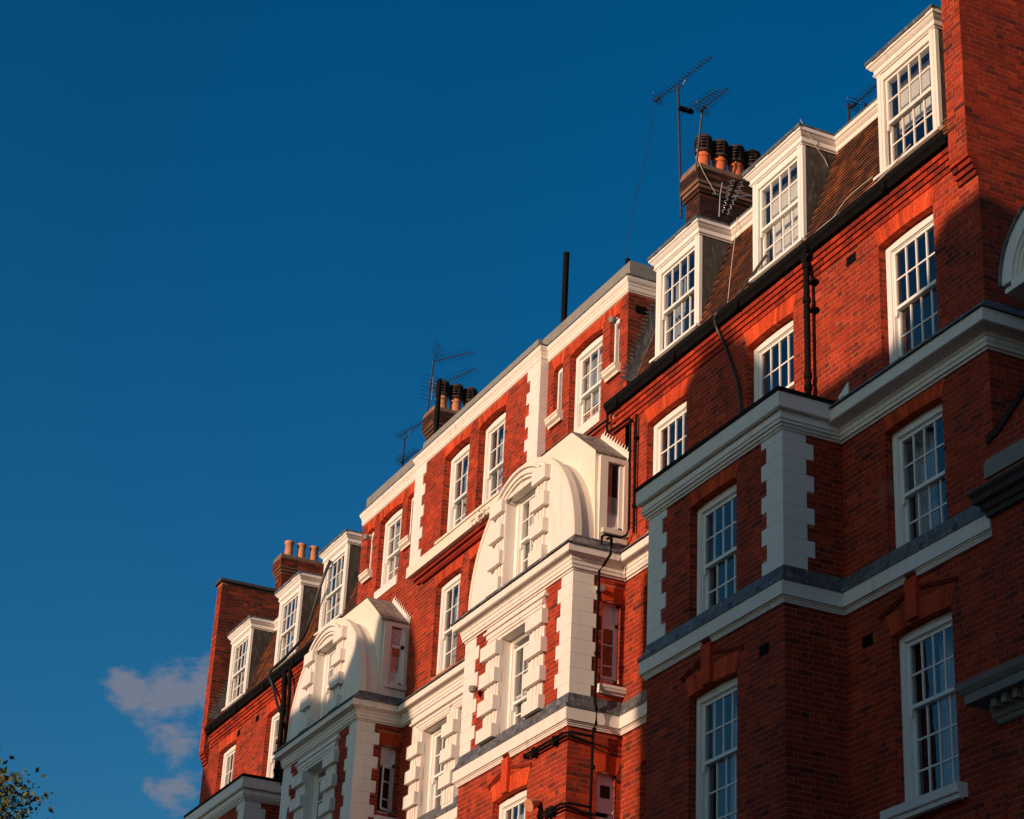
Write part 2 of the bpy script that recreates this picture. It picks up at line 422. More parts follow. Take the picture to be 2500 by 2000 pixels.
def brick_piece(rec):
    wall, F, a0, a1, z0, z1, bf, tone, mat = rec
    ln = round(a1-a0, 3); tk = min(4, int(tone*5)); key = (ln, tk, mat)
    if key not in _bm:
        mb = MB(); f = Frame((0, 0, 0), 'F')
        brick_shape(mb, f, -ln/2, ln/2, -.033, .033, 0, (tk+.5)/5); _bm[key] = mb.mesh('brick', mat)
    o = bpy.data.objects.new('brick', _bm[key]); place(o, wall, F.p((a0+a1)/2, bf, (z0+z1)/2), R(90) if F.kind == 'R' else 0)
def finish_bricks(bld, limit=290):
    bpy.context.view_layer.update(); dg = bpy.context.evaluated_depsgraph_get()
    lst = BRICKS.get(bld.name, []); cand = []
    for k, rec in enumerate(lst):
        F = rec[1]
        if F.kind not in 'FR' or rec[3]-rec[2] < .05: continue
        P = F.p((rec[2]+rec[3])/2, 0, (rec[4]+rec[5])/2); x, y, z = to_px(P)
        if not (6 < x < 2494 and 6 < y < 1994): continue
        v = (Vector(CAM_P)-P); d = v.length; cand.append(((rec[3]-rec[2])*abs(F.n.dot(v))/d**3, k, P))
    cand.sort(reverse=True); chosen = set(); tries = 0
    for s_, k, P in cand:
        if len(chosen) >= limit or tries > 5000: break
        tries += 1; v = P-Vector(CAM_P); d = v.length
        hit, loc, *_r = sc.ray_cast(dg, Vector(CAM_P), v/d, distance=d-.03)
        if not hit: chosen.add(k)
    groups = {}
    for k, rec in enumerate(lst):
        if k in chosen: brick_piece(rec)
        else: groups.setdefault((rec[0].name, rec[8]), []).append(rec)
    for (wn, mat), rs in groups.items():
        mb = MB()
        for rec in rs: brick_shape(mb, *rec[1:8])
        part('brickwork', mb, mat, rs[0][0], stuff=True)

def camber_arch(bld, F, a0, a1, zh, zt, splay=.10, rise=.05, depth=.11, n=None, pieces=False, key=None, proud=.004):
    """gauged camber arch of rubbed bricks; returns a function telling the wall which bricks to leave out"""
    c, hw = (a0+a1)/2, (a1-a0)/2; n = n or int(round((a1-a0)/.068)); n += (n+1) % 2
    holder = None; mbj = MB(); base = MB()
    base.prism(F, [(a0-splay+.01, zt-.004), (a0+.002, zh-.0), (a0+.002, zh+.012)] + [(a0+.002+(2*hw-.004)*i/8, zh+.012+rise*(1-(2*i/8-1)**2)) for i in range(9)] + [(a1-.002, zh), (a1+splay-.01, zt-.004)], -depth+.01, -.003)
    holder = part('arch', base, 'mortar', bld)
    rnd = random.Random(int(a0*100+zh*10))
    for i in range(n):
        u0, u1 = i/n, (i+1)/n; g = .0018/hw
        def bot(u): x = a0 + 2*hw*u; return x, zh + rise*(1-((x-c)/hw)**2)
        def top(u): return a0-splay + (2*hw+2*splay)*u, zt
        q = [bot(u0+g/2), bot(u1-g/2), top(u1-g/2), top(u0+g/2)]
        tgt = MB() if pieces else mbj; t_ = min(1, max(0, rnd.gauss(.5, .25)))
        tgt.prism(F, q, -depth, proud+rnd.uniform(0, .002), t_, back=False)
        if pieces: part('voussoir', tgt, 'rubbed_brick', holder)
    if not pieces: part('voussoirs', mbj, 'rubbed_brick', holder, stuff=True)
    def gap(z):
        if not (zh-.001 < z < zt+.01): return None
        k = (z-zh)/(zt-zh); s_ = splay*k - .015
        return (a0 - max(0, s_), a1 + max(0, s_))
    return gap
def jamb(bld, F, a, c0, c1, depth, cbot=None):
    """brick return of a reveal, facing along +u"""
    G = Frame(F.p(a, 0, 0), 'R') if F.kind == 'F' else Frame(F.p(a, -depth, 0), 'F')
    mb = MB(); mb.face([G.p(0, -.004, c0), G.p(depth, -.004, c0), G.p(depth, -.004, c1), G.p(0, -.004, c1)])
    wl = part('reveal', mb, 'mortar', bld); lst = MB(); rnd = random.Random(int(a*91+c0*7))
    for i in range(int(math.ceil(c0/CH)), int(c1/CH)+1):
        z0, z1 = i*CH+.004, min((i+1)*CH-.0045, c1)
        if z1-z0 < .02: continue
        if i % 2: lst.box(G, .001, depth-.001, -.0075, -.001, z0, z1, rnd.random()*.8+.1, 'k')
        else:
            lst.box(G, .001, depth*.42, -.0075, -.001, z0, z1, rnd.random()*.8+.1, 'k'); lst.box(G, depth*.42+.009, depth-.001, -.0075, -.001, z0, z1, rnd.random()*.8+.1, 'k')
    part('brickwork', lst, 'red_brick', wl, stuff=True)
    H = MB(); w_ = F
    return wl

# ------------------------------------------------------------------ sash windows
_pm = {}
def pane(parent, F, a0, a1, c0, c1, b, rnd):
    w_, h_ = round(a1-a0, 3), round(c1-c0, 3); key = (w_, h_)
    if key not in _pm:
        mb = MB(); f = Frame((0, 0, 0), 'F'); mb.box(f, -w_/2, w_/2, -.004, 0, -h_/2, h_/2, skip='klrdt'); _pm[key] = mb.mesh('pane', 'window_glass')
    o = bpy.data.objects.new('pane', _pm[key])
    place(o, parent, F.p((a0+a1)/2, b, (c0+c1)/2))
    o.rotation_euler = (rnd.uniform(-.006, .006), 0, (R(90) if F.kind == 'R' else 0) + rnd.uniform(-.008, .008))
def sash_frame(parent, F, a0, a1, c0, c1, b, cols, rows, rnd, paint, stile=.042, bot=.045, top=.042, horn=False, mun=.021, split=True):
    mb = MB(); th = .038
    mb.box(F, a0, a0+stile, b-th, b, c0, c1); mb.box(F, a1-stile, a1, b-th, b, c0, c1)
    mb.box(F, a0+stile, a1-stile, b-th, b-.001, c0, c0+bot); mb.box(F, a0+stile, a1-stile, b-th, b-.001, c1-top, c1)
    ia0, ia1, ic0, ic1 = a0+stile, a1-stile, c0+bot, c1-top
    for i in range(1, cols):
        x = ia0+(ia1-ia0)*i/cols; mb.box(F, x-mun/2, x+mun/2, b-th+.006, b-.006, ic0, ic1)
    for j in range(1, rows):
        z = ic0+(ic1-ic0)*j/rows; mb.box(F, ia0, ia1, b-th+.008, b-.008, z-mun/2, z+mun/2)
    if horn:
        for x in (a0, a1-stile):
            mb.prism(F, [(x, c0), (x+stile, c0), (x+stile, c0-.06), (x+stile*.75, c0-.085), (x+stile*.25, c0-.085), (x, c0-.06)], b-th, b)
    s_ = part('sash', mb, paint, parent)
    for i in range(cols):
        for j in range(rows):
            x0, x1 = ia0+(ia1-ia0)*i/cols, ia0+(ia1-ia0)*(i+1)/cols; z0, z1 = ic0+(ic1-ic0)*j/rows, ic0+(ic1-ic0)*(j+1)/rows
            pane(parent, F, x0, x1, z0, z1, b-.02, rnd)
    return s_
def drape(F, a0, a1, c0, c1, b, amp=.03, lam=.11, flare=0, seed=0):
    mb = MB(); rnd = random.Random(seed); n = max(8, int((a1-a0)/lam*8)); ph = rnd.random()*6
    prev = None
    for i in range(n+1):
        t_ = i/n; x = a0+(a1-a0)*t_; k = math.sin(x/lam*2*math.pi+ph+1.3*math.sin(x*9+ph)); y = b+amp*k
        cur = (F.p(x, y, c1), F.p(x+flare*t_*.5, y+amp*.5*k, (c0+c1)/2), F.p(x+flare*t_, y+amp*.7*k, c0))
        if prev:
            mb.face([prev[1], cur[1], cur[0], prev[0]]); mb.face([prev[2], cur[2], cur[1], prev[1]])
        prev = cur
    return mb
def sash_window(bld, F, a0, a1, c0, c1, reveal=.11, cols=4, ru=2, rl=2, mid=None, inside='drape', sill=None, cas=.095, head=.09, rise=.05, paint='white_paint', name='window', seed=1, drop=0, parent=None, room=(.35, .35)):
    rnd = random.Random(seed*31+int(a0*10)); b = -reveal; mb = MB()
    mb.box(F, a0, a0+cas, b-.14, b, c0, c1+.0); mb.box(F, a1-cas, a1, b-.14, b, c0, c1)
    mb.prism(F, [(a0+cas, c1-head), (a1-cas, c1-head), (a1-cas, c1+.004)] + [(a1-cas-(a1-a0-2*cas)*i/6, c1+rise*(1-(2*i/6-1)**2)*1.0+.002) for i in range(1, 6)] + [(a0+cas, c1+.004)], b-.14, b-.001)
    # inner bead and parting line of the box frame
    mb.box(F, a0+cas, a0+cas+.014, b-.14, b-.022, c0, c1-head); mb.box(F, a1-cas-.014, a1-cas, b-.14, b-.022, c0, c1-head)
    mb.box(F, a0+cas+.014, a1-cas-.014, b-.14, b-.022, c1-head-.014, c1-head)
    mb.box(F, a0, a1, b-.14, b+.035, c0-.045, c0)
    wn = part(name, mb, paint, parent or bld)
    i0, i1 = a0+cas+.012, a1-cas-.012; cm_ = mid if mid else c0 + (c1-head-c0)*rl/(ru+rl)
    sash_frame(wn, F, i0, i1, cm_-.022-drop, c1-head-.012-drop, b-.035, cols, ru, rnd, paint, horn=True)
    sash_frame(wn, F, i0, i1, c0+.004, cm_+.022, b-.078, cols, rl, rnd, paint, bot=.07)
    # the dark room behind
    rb = MB(); P = [(a0+.02, c0), (a1-.02, c0), (a1-.02, c1), (a0+.02, c1)]
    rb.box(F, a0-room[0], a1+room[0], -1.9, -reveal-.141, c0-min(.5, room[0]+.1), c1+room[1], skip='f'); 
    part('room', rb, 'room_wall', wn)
    h_ = c1-head; W_ = i1-i0
    def cur(mbx, mat, nm='curtain'): part(nm, mbx, mat, wn)
    bb = b-.26
    if inside == 'drape':
        cur(drape(F, i0-.02, i0+W_*.36, c0, h_, bb, seed=seed, flare=-.04), 'curtain_cloth'); cur(drape(F, i1-W_*.26, i1+.02, c0, h_, bb, seed=seed+1), 'curtain_cloth')
    elif inside == 'netmid':
        cur(drape(F, i0-.02, i0+W_*.2, c0, h_, bb, seed=seed), 'dark_curtain'); cur(drape(F, i0+W_*.3, i1+.02, c0, h_, bb-.03, seed=seed+1, amp=.018, lam=.085), 'curtain_cloth')
    elif inside == 'left':
        cur(drape(F, i0-.02, i0+W_*.4, c0, h_, bb, seed=seed, flare=.05), 'curtain_cloth')
    elif inside == 'right':
        cur(drape(F, i1-W_*.42, i1+.02, c0, h_, bb, seed=seed, flare=.03), 'curtain_cloth')
    elif inside == 'purple':
        cur(drape(F, i1-W_*.5, i1+.02, c0, h_, bb, seed=seed, flare=.1), 'purple_curtain'); cur(drape(F, i0-.02, i0+W_*.25, c0, h_, bb, seed=seed), 'curtain_cloth')
    elif inside == 'blind':
        m_ = MB(); m_.box(F, i0-.03, i1+.03, b-.225, b-.22, c0, h_-.02); cur(m_, 'blind_cloth', 'blind')
    elif inside == 'halfblind':
        m_ = MB(); m_.box(F, i0-.03, i1+.03, b-.225, b-.22, cm_-.12, h_-.02); cur(m_, 'blind_cloth', 'blind')
    elif inside == 'shutter':
        m_ = MB(); zz = c0+.35*(h_-c0)
        while zz < h_-.03: m_.box(F, i0+.02, i1-.02, b-.17, b-.145, zz, zz+.022); zz += .045
        m_.box(F, i0, i0+.04, b-.18, b-.15, c0, h_); m_.box(F, (i0+i1)/2-.03, (i0+i1)/2+.03, b-.18, b-.15, c0, h_); m_.box(F, i1-.04, i1, b-.18, b-.15, c0, h_)
        cur(m_, 'white_paint', 'shutter'); m_ = MB(); m_.box(F, i0+.02, i1-.02, b-.17, b-.15, c0, c0+.33*(h_-c0)); cur(m_, 'peach_board', 'shutter_board')
    if sill:
        s_ = MB(); w2, z0_, z1_, pr = sill
        s_.prism(Frame(F.p(0, 0, 0), 'X', u=F.n, n=F.u), [(-.1, z0_+.03), (pr*.45, z0_+.03), (pr*.45, z0_+.0), (pr*.8, z0_+.01), (pr*.8, z0_+.06), (pr, z0_+.075), (pr, z1_), (-.1, z1_+.02)], a0-w2, a1+w2)
        part('sill', s_, 'white_stone', wn)
    return wn
def quad_sheet(bld, name, pts, mat):
    mb = MB(); mb.face(pts); return part(name, mb, mat, bld)
def opening(bld, F, a0, a1, c0, zh, zt, rise=.028, reveal=.11, win=True, pieces=False, key=None, arch=True, **kw):
    """window opening in a brick wall: camber arch, brick jambs, sash window. returns (hole, arch gap)"""
    gap = camber_arch(bld, F, a0, a1, zh, zt, depth=reveal+.02, pieces=pieces, rise=rise) if arch else None
    near, far = (a0, a1-.001) if F.kind == 'F' else (a1, a0+.001)
    jamb(bld, F, near, c0, zh+.01, reveal)
    G = MB(); G.face([F.p(far, -.001, c0), F.p(far, -reveal-.03, c0), F.p(far, -reveal-.03, zh+.01), F.p(far, -.001, zh+.01)]); part('reveal', G, 'red_brick', bld)
    if win: sash_window(bld, F, a0, a1, c0, zh, reveal=reveal, rise=rise*.5, **kw)
    return (a0, a1, c0, zh+rise+.02), gap
def keystone(bld, F, a, zb, zt, wb=.10, wt=.115, pr=.06):
    mb = MB(); mb.prism(F, [(a-wb, zb), (a+wb, zb), (a+wt, zt), (a-wt, zt)], -.02, pr, .45); part('keystone', mb, 'rubbed_brick', bld)
def label_mould(bld, F, a0, a1, ak, z0, z1):
    for x0, x1, s0, s1 in ((a0, ak-.125, z0, z1), (ak+.125, a1, z1, z0)):
        mb = MB(); mb.prism(F, [(x0, s0), (x1, s1), (x1, s1+.028), (x0, s0+.028)], -.01, .038, .4); mb.prism(F, [(x0+.02, s0-.028), (x1, s1-.028), (x1, s1), (x0+.02, s0)], -.01, .022, .2); part('label_moulding', mb, 'red_brick', bld)
def air_brick(bld, F, a, c, wd=.215, ht=.14):
    mb = MB(); mb.box(F, a-wd/2, a+wd/2, -.02, .004, c-ht/2, c+ht/2)
    for i in range(5): mb.box(F, a-wd/2+.01, a+wd/2-.01, .004, .009, c-ht/2+.012+i*.025, c-ht/2+.024+i*.025)
    part('air_brick', mb, 'black_iron', bld)
_q = {}
def quoins(bld, x, y, z0, z1, side, ret=True, wide=(.485, .363), wr=(.336, .446), start=0, mat='white_stone'):
    """corner stones, each about three courses high; side=+1: corner at the right end of a front (return faces +x)"""
    z = z1; i = start
    while z > z0+.03:
        h = .168 if z == z1 else .2205
        zb = max(z0, z-h); wf = wide[i % 2]; ws = wr[i % 2] if ret else .2
        mb = MB(); key = (side, i % 2, round(z-zb, 3), wide, wr)
        if key not in _q:
            if side > 0: mb.box(ID, -wf, .013, -.013, ws, 0, z-zb-.0035)
            else: mb.box(ID, -.013, wf, -.013, ws, 0, z-zb-.0035)
            _q[key] = mb.mesh('quoin', mat)
        o = bpy.data.objects.new('quoin', _q[key]); place(o, bld, (x, y, zb)); 
        if bld.get('base'): pass
        z = zb; i += 1
def quoin_gap(x0, side, z1, wide=(.485, .363), start=0):
    def g(z):
        if z > z1: return None
        k = 0 if z > z1-.168 else 1+int((z1-.168-z)/.2205)
        wf = wide[(k+start) % 2]-.004
        return (x0-wf, x0+.02) if side > 0 else (x0-.02, x0+wf)
    return g
# profiles (e out from the wall, z)
def band_profile(e, zl, zw, zt, zb, zm):
    """lead slope, fascia, ovolo below"""
    return [(0, zw), (e+.012, zt), (e+.012, zt-.012)], [(e-.03, zt-.004), (e, zt-.004), (e, zb), (e-.035, zb), (e-.03, zb-.02), (e-.045, zb-.045), (e-.062, zb-.05), (e-.058, zm+.012), (e-.068, zm), (-.01, zm)]
def main_profile(e, zt, zb, zw):
    lead = [(0, zw), (e*.75, zt+.045), (e+.03, zt+.02), (e+.03, zt-.004)]
    stone = [(e-.1, zt), (e, zt-.002), (e, zb), (e-.02, zb-.012), (e-.03, zb+.004), (.10, zb-.03), (.085, zb-.04), (.085, zb-.08), (.072, zb-.085), (.070, zb-.145), (.058, zb-.15), (.055, zb-.195), (.03, zb-.2), (.025, zb-.225), (-.01, zb-.225)]
    return lead, stone
def cornice(bld, name, path, lead, stone, smat='white_stucco', lmat='lead_sheet'):
    a = MB(); a.sweep(path, stone); c = part(name, a, smat, bld)
    if lead: l_ = MB(); l_.sweep(path, lead); part('lead_flashing', l_, lmat, c)
    return c
def lead_rolls(bld, F, a0, a1, b, c, step=.62, r=.018):
    mb = MB(); x = a0+.2
    while x < a1: mb.tube([F.p(x, b-.1, c+.05), F.p(x, b+.012, c+.005), F.p(x, b+.016, c-.03)], r, 6); x += step
    part('lead_roll', mb, 'lead_sheet', bld, smooth=True)

# ------------------------------------------------------------------ dormers and mansard
MS = (1.44/.505); MY0, MZ0 = .045, 16.70          # mansard foot
def my(z): return MY0 + (z-MZ0)/MS
def dormer(bld, xl, xr, seed, inside, cols=4, ru=2, rl=2, worn='white_paint'):
    Y = .15; F = Frame((0, Y, 0), 'F'); z0, z1 = 17.09, 18.63
    mb = MB(); W = .135
    for a, b_ in ((xl, xl+W), (xr-W, xr)):
        mb.box(F, a, b_, -.055, 0, z0, z1); mb.box(F, a+.018, b_-.045, 0, .012, z0, z1-.0); mb.box(F, a+.03, b_-.02 if a < (xl+xr)/2 else b_-.05, -.16, -.055, z0, z1-.1)
    mb.box(F, xl+W, xr-W, -.16, -.004, z1-.11, z1)
    mb.box(F, xl+W, xr-W, -.16, .006, z0-.06, z0+.02); mb.box(F, xl-.06, xr+.05, -.10, .07, z0-.075, z0-.035)
    mb.box(F, xl+.02, xr-.02, -.3, .02, z0-.13, z0-.075)
    d = part('dormer', mb, worn, bld)
    ck = MB(); ck.box(ID, xr-.03, xr-.004, Y+.056, 1.3, 16.9, z1+.05); part('cheek', ck, 'cheek_lead', d)
    ck = MB(); ck.box(ID, xl+.004, xl+.03, Y+.056, 1.3, 16.9, z1+.05); part('cheek', ck, 'cheek_lead', d)
    path = [(xr, .72), (xr, Y), (xl, Y), (xl, .72)]
    pf = [(-.05, z1), (.015, z1), (.015, z1+.015), (.035, z1+.028), (.04, z1+.045), (.028, z1+.05), (.028, z1+.105), (.045, z1+.118), (.065, z1+.14), (.08, z1+.165), (.098, z1+.175), (.10, z1+.235), (-.05, z1+.235)]
    c = MB(); c.sweep(path, pf); cc = part('dormer_cornice', c, worn, d)
    rf = MB(); n = 9; rnd = random.Random(seed)
    rf.box(ID, xl-.11, xr+.11, Y-.11, 1.5, z1+.236, z1+.262)
    for i in range(n):
        x0 = xl-.115 + (xr-xl+.23)*i/n; x1 = xl-.115+(xr-xl+.23)*(i+1)/n
        rf.box(ID, x0, x1+.001, Y-.118, Y-.111, z1+.222-rnd.random()*.022, z1+.266)
    part('lead_roof', rf, 'lead_sheet', d)
    rnd = random.Random(seed); a0, a1 = xl+W, xr-W
    sash_frame(d, F, a0+.01, a1-.01, (z0+z1-.1)/2-.02, z1-.11, -.035, cols, ru, rnd, worn, horn=True, stile=.036)
    sash_frame(d, F, a0+.01, a1-.01, z0+.02, (z0+z1-.1)/2+.03, -.08, cols, rl, rnd, worn, bot=.06, stile=.036)
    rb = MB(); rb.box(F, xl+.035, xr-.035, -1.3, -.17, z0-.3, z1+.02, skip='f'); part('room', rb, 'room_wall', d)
    if inside == 'blind': q = MB(); q.box(F, a0-.02, a1+.02, -.255, -.25, z0, z1-.12); part('blind', q, 'blind_cloth', d)
    if inside == 'halfblind': q = MB(); q.box(F, a0-.02, a1+.02, -.255, -.25, (z0+z1)/2-.13, z1-.12); part('blind', q, 'blind_cloth', d)
    if inside in ('left', 'drape'): part('curtain', drape(F, a0-.02, a0+.34, z0, z1-.12, -.3, seed=seed), 'curtain_cloth', d)
    if inside == 'drape': part('curtain', drape(F, a1-.3, a1+.02, z0, z1-.12, -.3, seed=seed+3), 'curtain_cloth', d)
    return d
def mansard(bld, x0, x1, dorm, limit=280, skipx=()):
    S = Vector((0, 1, MS)).normalized(); nrm = Vector((0, -MS, 1)).normalized()
    F = Frame((0, MY0, MZ0), 'M', u=(1, 0, 0), n=nrm, up=S); Ls = (18.72-MZ0)/S.z
    mb = MB(); cuts = sorted(dorm); e_ = [x0] + [v for p, q in cuts for v in (max(p+.02, x0), min(q-.02, x1))] + [x1]
    for i in range(0, len(e_), 2):
        if e_[i+1]-e_[i] > .01: mb.face([F.p(e_[i], -.03, -.12), F.p(e_[i+1], -.03, -.12), F.p(e_[i+1], -.03, Ls), F.p(e_[i], -.03, Ls)])
    for p, q in cuts: mb.face([F.p(p, -.03, -.12), F.p(q, -.03, -.12), F.p(q, -.03, .30), F.p(p, -.03, .30)])
    rf = part('mansard_roof', mb, 'sooty_clay', bld)
    g = .078; n = int(Ls/g)+1; rnd = random.Random(5); tiles = []
    for k in range(n):
        x = x0 + (.085 if k % 2 else 0) - .17
        while x < x1:
            a, b_ = max(x+.003, x0), min(x+.167, x1); x += .17
            if b_-a < .03: continue
            if any(p-.02 < (a+b_)/2 < q+.02 for p, q in dorm): continue
            c0 = k*g - .02 + rnd.uniform(-.003, .003); c1 = min(c0+.13, Ls)
            tiles.append((a, b_, c0, c1, rnd.random(), rnd.uniform(-.003, .004)))
    def shape(mb, F, a, b_, c0, c1, t_, l_):
        mb.prism(Frame(F.p(0, 0, 0), 'T', u=F.w, n=F.u, up=F.n), [(c0, .020+l_), (c0, .034+l_), (c1, .004), (c1, -.010)], a, b_, t_)
    cen = sorted(tiles, key=lambda q: (Vector(CAM_P)-F.p((q[0]+q[1])/2, 0, q[2])).length)
    cache = {}
    near = [q for q in cen if 0 < to_px(F.p(q[0], 0, q[2]))[1] < 2000][:limit]; ids = {id(q) for q in near}
    for q in near:
        key = (round(q[1]-q[0], 3), int(q[4]*4.99))
        if key not in cache:
            t_ = MB(); shape(t_, Frame((0, 0, 0), 'M', u=F.u, n=F.n, up=F.w), 0, key[0], 0, .13, (key[1]+.5)/5, 0); cache[key] = t_.mesh('roof_tile', 'clay_tile')
        o = bpy.data.objects.new('roof_tile', cache[key]); place(o, rf, F.p(q[0], q[5], q[2]))
    rest = MB()
    for q in tiles:
        if id(q) not in ids: shape(rest, F, *q)
    part('roof_tiles', rest, 'clay_tile', rf, stuff=True)
    return rf
def gutter(bld, x0, x1, y=-.055):
    z1, z0 = 16.665, 16.49
    mb = MB(); mb.sweep([(x1, y), (x0, y)], [(.0, z1-.01), (.0, z0+.03), (.03, z0), (.075, z0+.012), (.10, z0+.07), (.125, z0+.10), (.13, z1), (.118, z1), (.11, z0+.11), (.06, z0+.03), (.02, z0+.04), (.012, z1-.01)])
    x = x0+.4
    while x < x1: mb.box(ID, x-.03, x+.03, y-.137, y+.02, z0-.006, z1-.02); x += 1.8
    mb.box(ID, x0, x1, y+.002, .10, 16.60, 16.71)
    part('gutter', mb, 'black_iron', bld)
def corbel_courses(bld, x0, x1):
    rnd = random.Random(3); F = Frame((0, 0, 0), 'F'); hold = MB()
    for k in range(4):
        pr = .018*(k+1)+.0; z0 = 16.165+.078*k
        hold.box(F, x0, x1, -.02, pr-.026, z0+.002, z0+.079)
    h_ = part('corbel_table', hold, 'mortar', bld)
    mb = MB()
    for k in range(4):
        pr = .020*(k+1); z0 = 16.165+.078*k; x = x0+(.11 if k % 2 else 0); 
        while x < x1:
            mb.box(F, max(x, x0), min(x+.215, x1), -.01, pr, z0+.004, z0+.071, rnd.random()*.8+.1); x += .225
    part('brickwork', mb, 'red_brick', h_, stuff=True)
def sawtooth(bld, x, z0, z1, sgn=1, mat='lead_sheet'):
    mb = MB(); z = z0
    mb.face([(x+.012*sgn, my(z0)-.02, z0), (x+.012*sgn, my(z0)-.17, z0), (x+.012*sgn, my(z1)-.17, z1), (x+.012*sgn, my(z1)-.02, z1)])
    mb.face([(x+.012*sgn, my(z0)-.02, z0), (x+.15*sgn, my(z0)-.04, z0), (x+.15*sgn, my(z1)-.04, z1), (x+.012*sgn, my(z1)-.02, z1)])
    while z < z1-.05:
        mb.face([(x+.014*sgn, my(z)-.16, z), (x+.014*sgn, my(z)-.30, z+.03), (x+.014*sgn, my(z+.075)-.16, z+.075)]); z += .075
    part('stepped_flashing', mb, mat, bld)
def pot(bld, x, y, z, kind='hood'):
    mb = MB(); r = .135
    if kind == 'plain':
        mb.lathe(x, y, [(.12, z-.05), (.125, z+.02), (.105, z+.05), (.10, z+.30), (.115, z+.33), (.125, z+.35), (.125, z+.40), (.11, z+.405), (.095, z+.40), (.09, z+.2)], 20)
        return part('chimney_pot', mb, 'pale_terracotta', bld, smooth=True)
    mb.lathe(x, y, [(.135, z-.05), (.14, z+.0), (.125, z+.06), (.118, z+.24), (.135, z+.26), (.135, z+.29), (.118, z+.30), (.115, z+.34)], 20)
    p_ = part('chimney_pot', mb, 'pale_terracotta' if kind == 'pale' else 'terracotta', bld, smooth=True)
    c = MB(); zz = z+.34
    c.lathe(x, y, [(.118, zz), (.15, zz+.01), (.155, zz+.05), (.13, zz+.075), (.09, zz+.08)], 20)
    for i in range(8):
        t_ = 2*math.pi*i/8; c.tube([(x+.13*math.cos(t_), y+.13*math.sin(t_), zz+.04), (x+.135*math.cos(t_), y+.135*math.sin(t_), zz+.26)], .014, 5)
    for k in range(3):
        h0 = zz+.10+k*.062; c.lathe(x, y, [(.12, h0), (.158, h0+.004), (.160, h0+.022), (.125, h0+.036), (.10, h0+.02)], 20)
    c.lathe(x, y, [(.155, zz+.275), (.158, zz+.29), (.14, zz+.335), (.09, zz+.37), (.02, zz+.385)], 20)
    part('pot_hood', c, 'sooty_clay', bld, smooth=True)
    return p_
def chimney(bld, x0, x1, y0, y1, z0, zc, zt, npots, kind, mat='sooty_brick', mort='sooty_mortar'):
    """stack with a corbelled head; zc underside of the head, zt its top"""
    core = MB(); core.box(ID, x0+.008, x1-.008, y0+.008, y1, z0, zt-.03)
    for i in range(3):
        e = .028*(i+1); zz = zc+.075*i*1.0; core.box(ID, x0-e+.008, x1+e-.008, y0-e+.008, y1+e, zz+.002, zt-.03 if i == 2 else zz+.077)
    st = part('chimney_stack', core, mort, bld)
    rnd = random.Random(int(x0*10)); mb = MB()
    i = int(z0/CH)
    while True:
        za, zb = i*CH+.004, (i+1)*CH-.0045
        if zb > zt-.04: break
        k = min(3, max(0, int((za-zc)/.075)+1)) if za > zc-.02 else 0; e = .028*k
        for kind_, a0, a1 in (('F', x0-e, x1+e), ('R', y0-e, y1+e)):
            G = Frame((0, y0-e, 0), 'F') if kind_ == 'F' else Frame((x1+e, 0, 0), 'R')
            a = a0 + (0 if i % 2 else -.1125)
            while a < a1:
                p, q = max(a+.0045, a0+.002), min(a+.2205, a1-.002); a += .225
                if q-p > .03: mb.box(G, p, q, -.0075, rnd.uniform(-.002, .001), za, zb, min(1, max(0, rnd.gauss(.45, .25))), 'k')
        i += 1
    part('brickwork', mb, mat, st, stuff=True)
    c = MB(); e = .07; c.prism(ID, [(x0-e, zt-.035), (x1+e, zt-.035), (x1+e-.02, zt+.01), (x1-.02, zt+.03), (x0+.02, zt+.03), (x0-e+.02, zt+.01)], y0-e, y1+e); part('flaunching', c, 'cement', st)
    for j in range(npots): pot(st, (x0+x1)/2, y0+.20+j*.325, zt+.06, kind)
    return st
# ================================================================== SETTING: ground and street
g = MB(); g.face([(-400, -400, 0), (400, -400, 0), (400, 400, 0), (-400, 400, 0)]); structure('ground', g, 'paving')
g = MB(); g.face([(-120, -19.5, .004), (60, -19.5, .004), (60, -5.2, .004), (-120, -5.2, .004)]); structure('road', g, 'asphalt')
for nm, y0, y1 in (('pavement', -5.0, 0), ('pavement', -23.0, -19.7)):
    g = MB(); g.box(ID, -120, 60, y0, y1, 0, .12); structure(nm, g, 'paving')
for y0, y1 in ((-5.2, -5.0), (-19.7, -19.5)):
    g = MB(); g.box(ID, -120, 60, y0, y1, 0, .125); structure('kerb', g, 'kerb_stone')
g = MB(); x = -118
while x < 58: g.box(ID, x, x+2, -12.4, -12.3, .0042, .008); x += 6
structure('road_marking', g, 'road_paint')

# ================================================================== RIGHT WING (nearest)
RW = thing('mansion_block', 'nearest red brick wing with white quoined bay in shade and three white dormers', 'building', (-1.4, 0, 0))
F0 = Frame((0, 0, 0), 'F'); FB = Frame((0, -.87, 0), 'F')
W1, W2, W3 = (.95, 2.12), (-2.26, -1.07), (-5.13, -3.95)
CBR = 7.8
holes, nob = [], []
def add(h, g): holes.append(h); (nob.append(g) if g else None)
add(*opening(RW, F0, *W1, 14.12, 15.90, 16.165, pieces=True, inside='none', seed=1))
add(*opening(RW, F0, *W2, 14.12, 15.90, 16.165, pieces=True, inside='none', seed=2))
add(*opening(RW, F0, *W3, 14.12, 15.90, 16.165, pieces=True, inside='right', seed=3))
add(*opening(RW, F0, *W1, 11.60, 13.25, 13.50, pieces=True, inside='left', seed=4))
add(*opening(RW, F0, *W3, 11.60, 13.25, 13.50, inside='none', seed=5))
add(*opening(RW, F0, *W1, 8.51, 10.60, 10.87, pieces=True, inside='netmid', seed=6, ru=2, rl=3, sill=(.14, 8.32, 8.50, .14)))
add(*opening(RW, F0, *W3, 8.51, 10.60, 10.87, inside='none', seed=7, ru=2, rl=3))
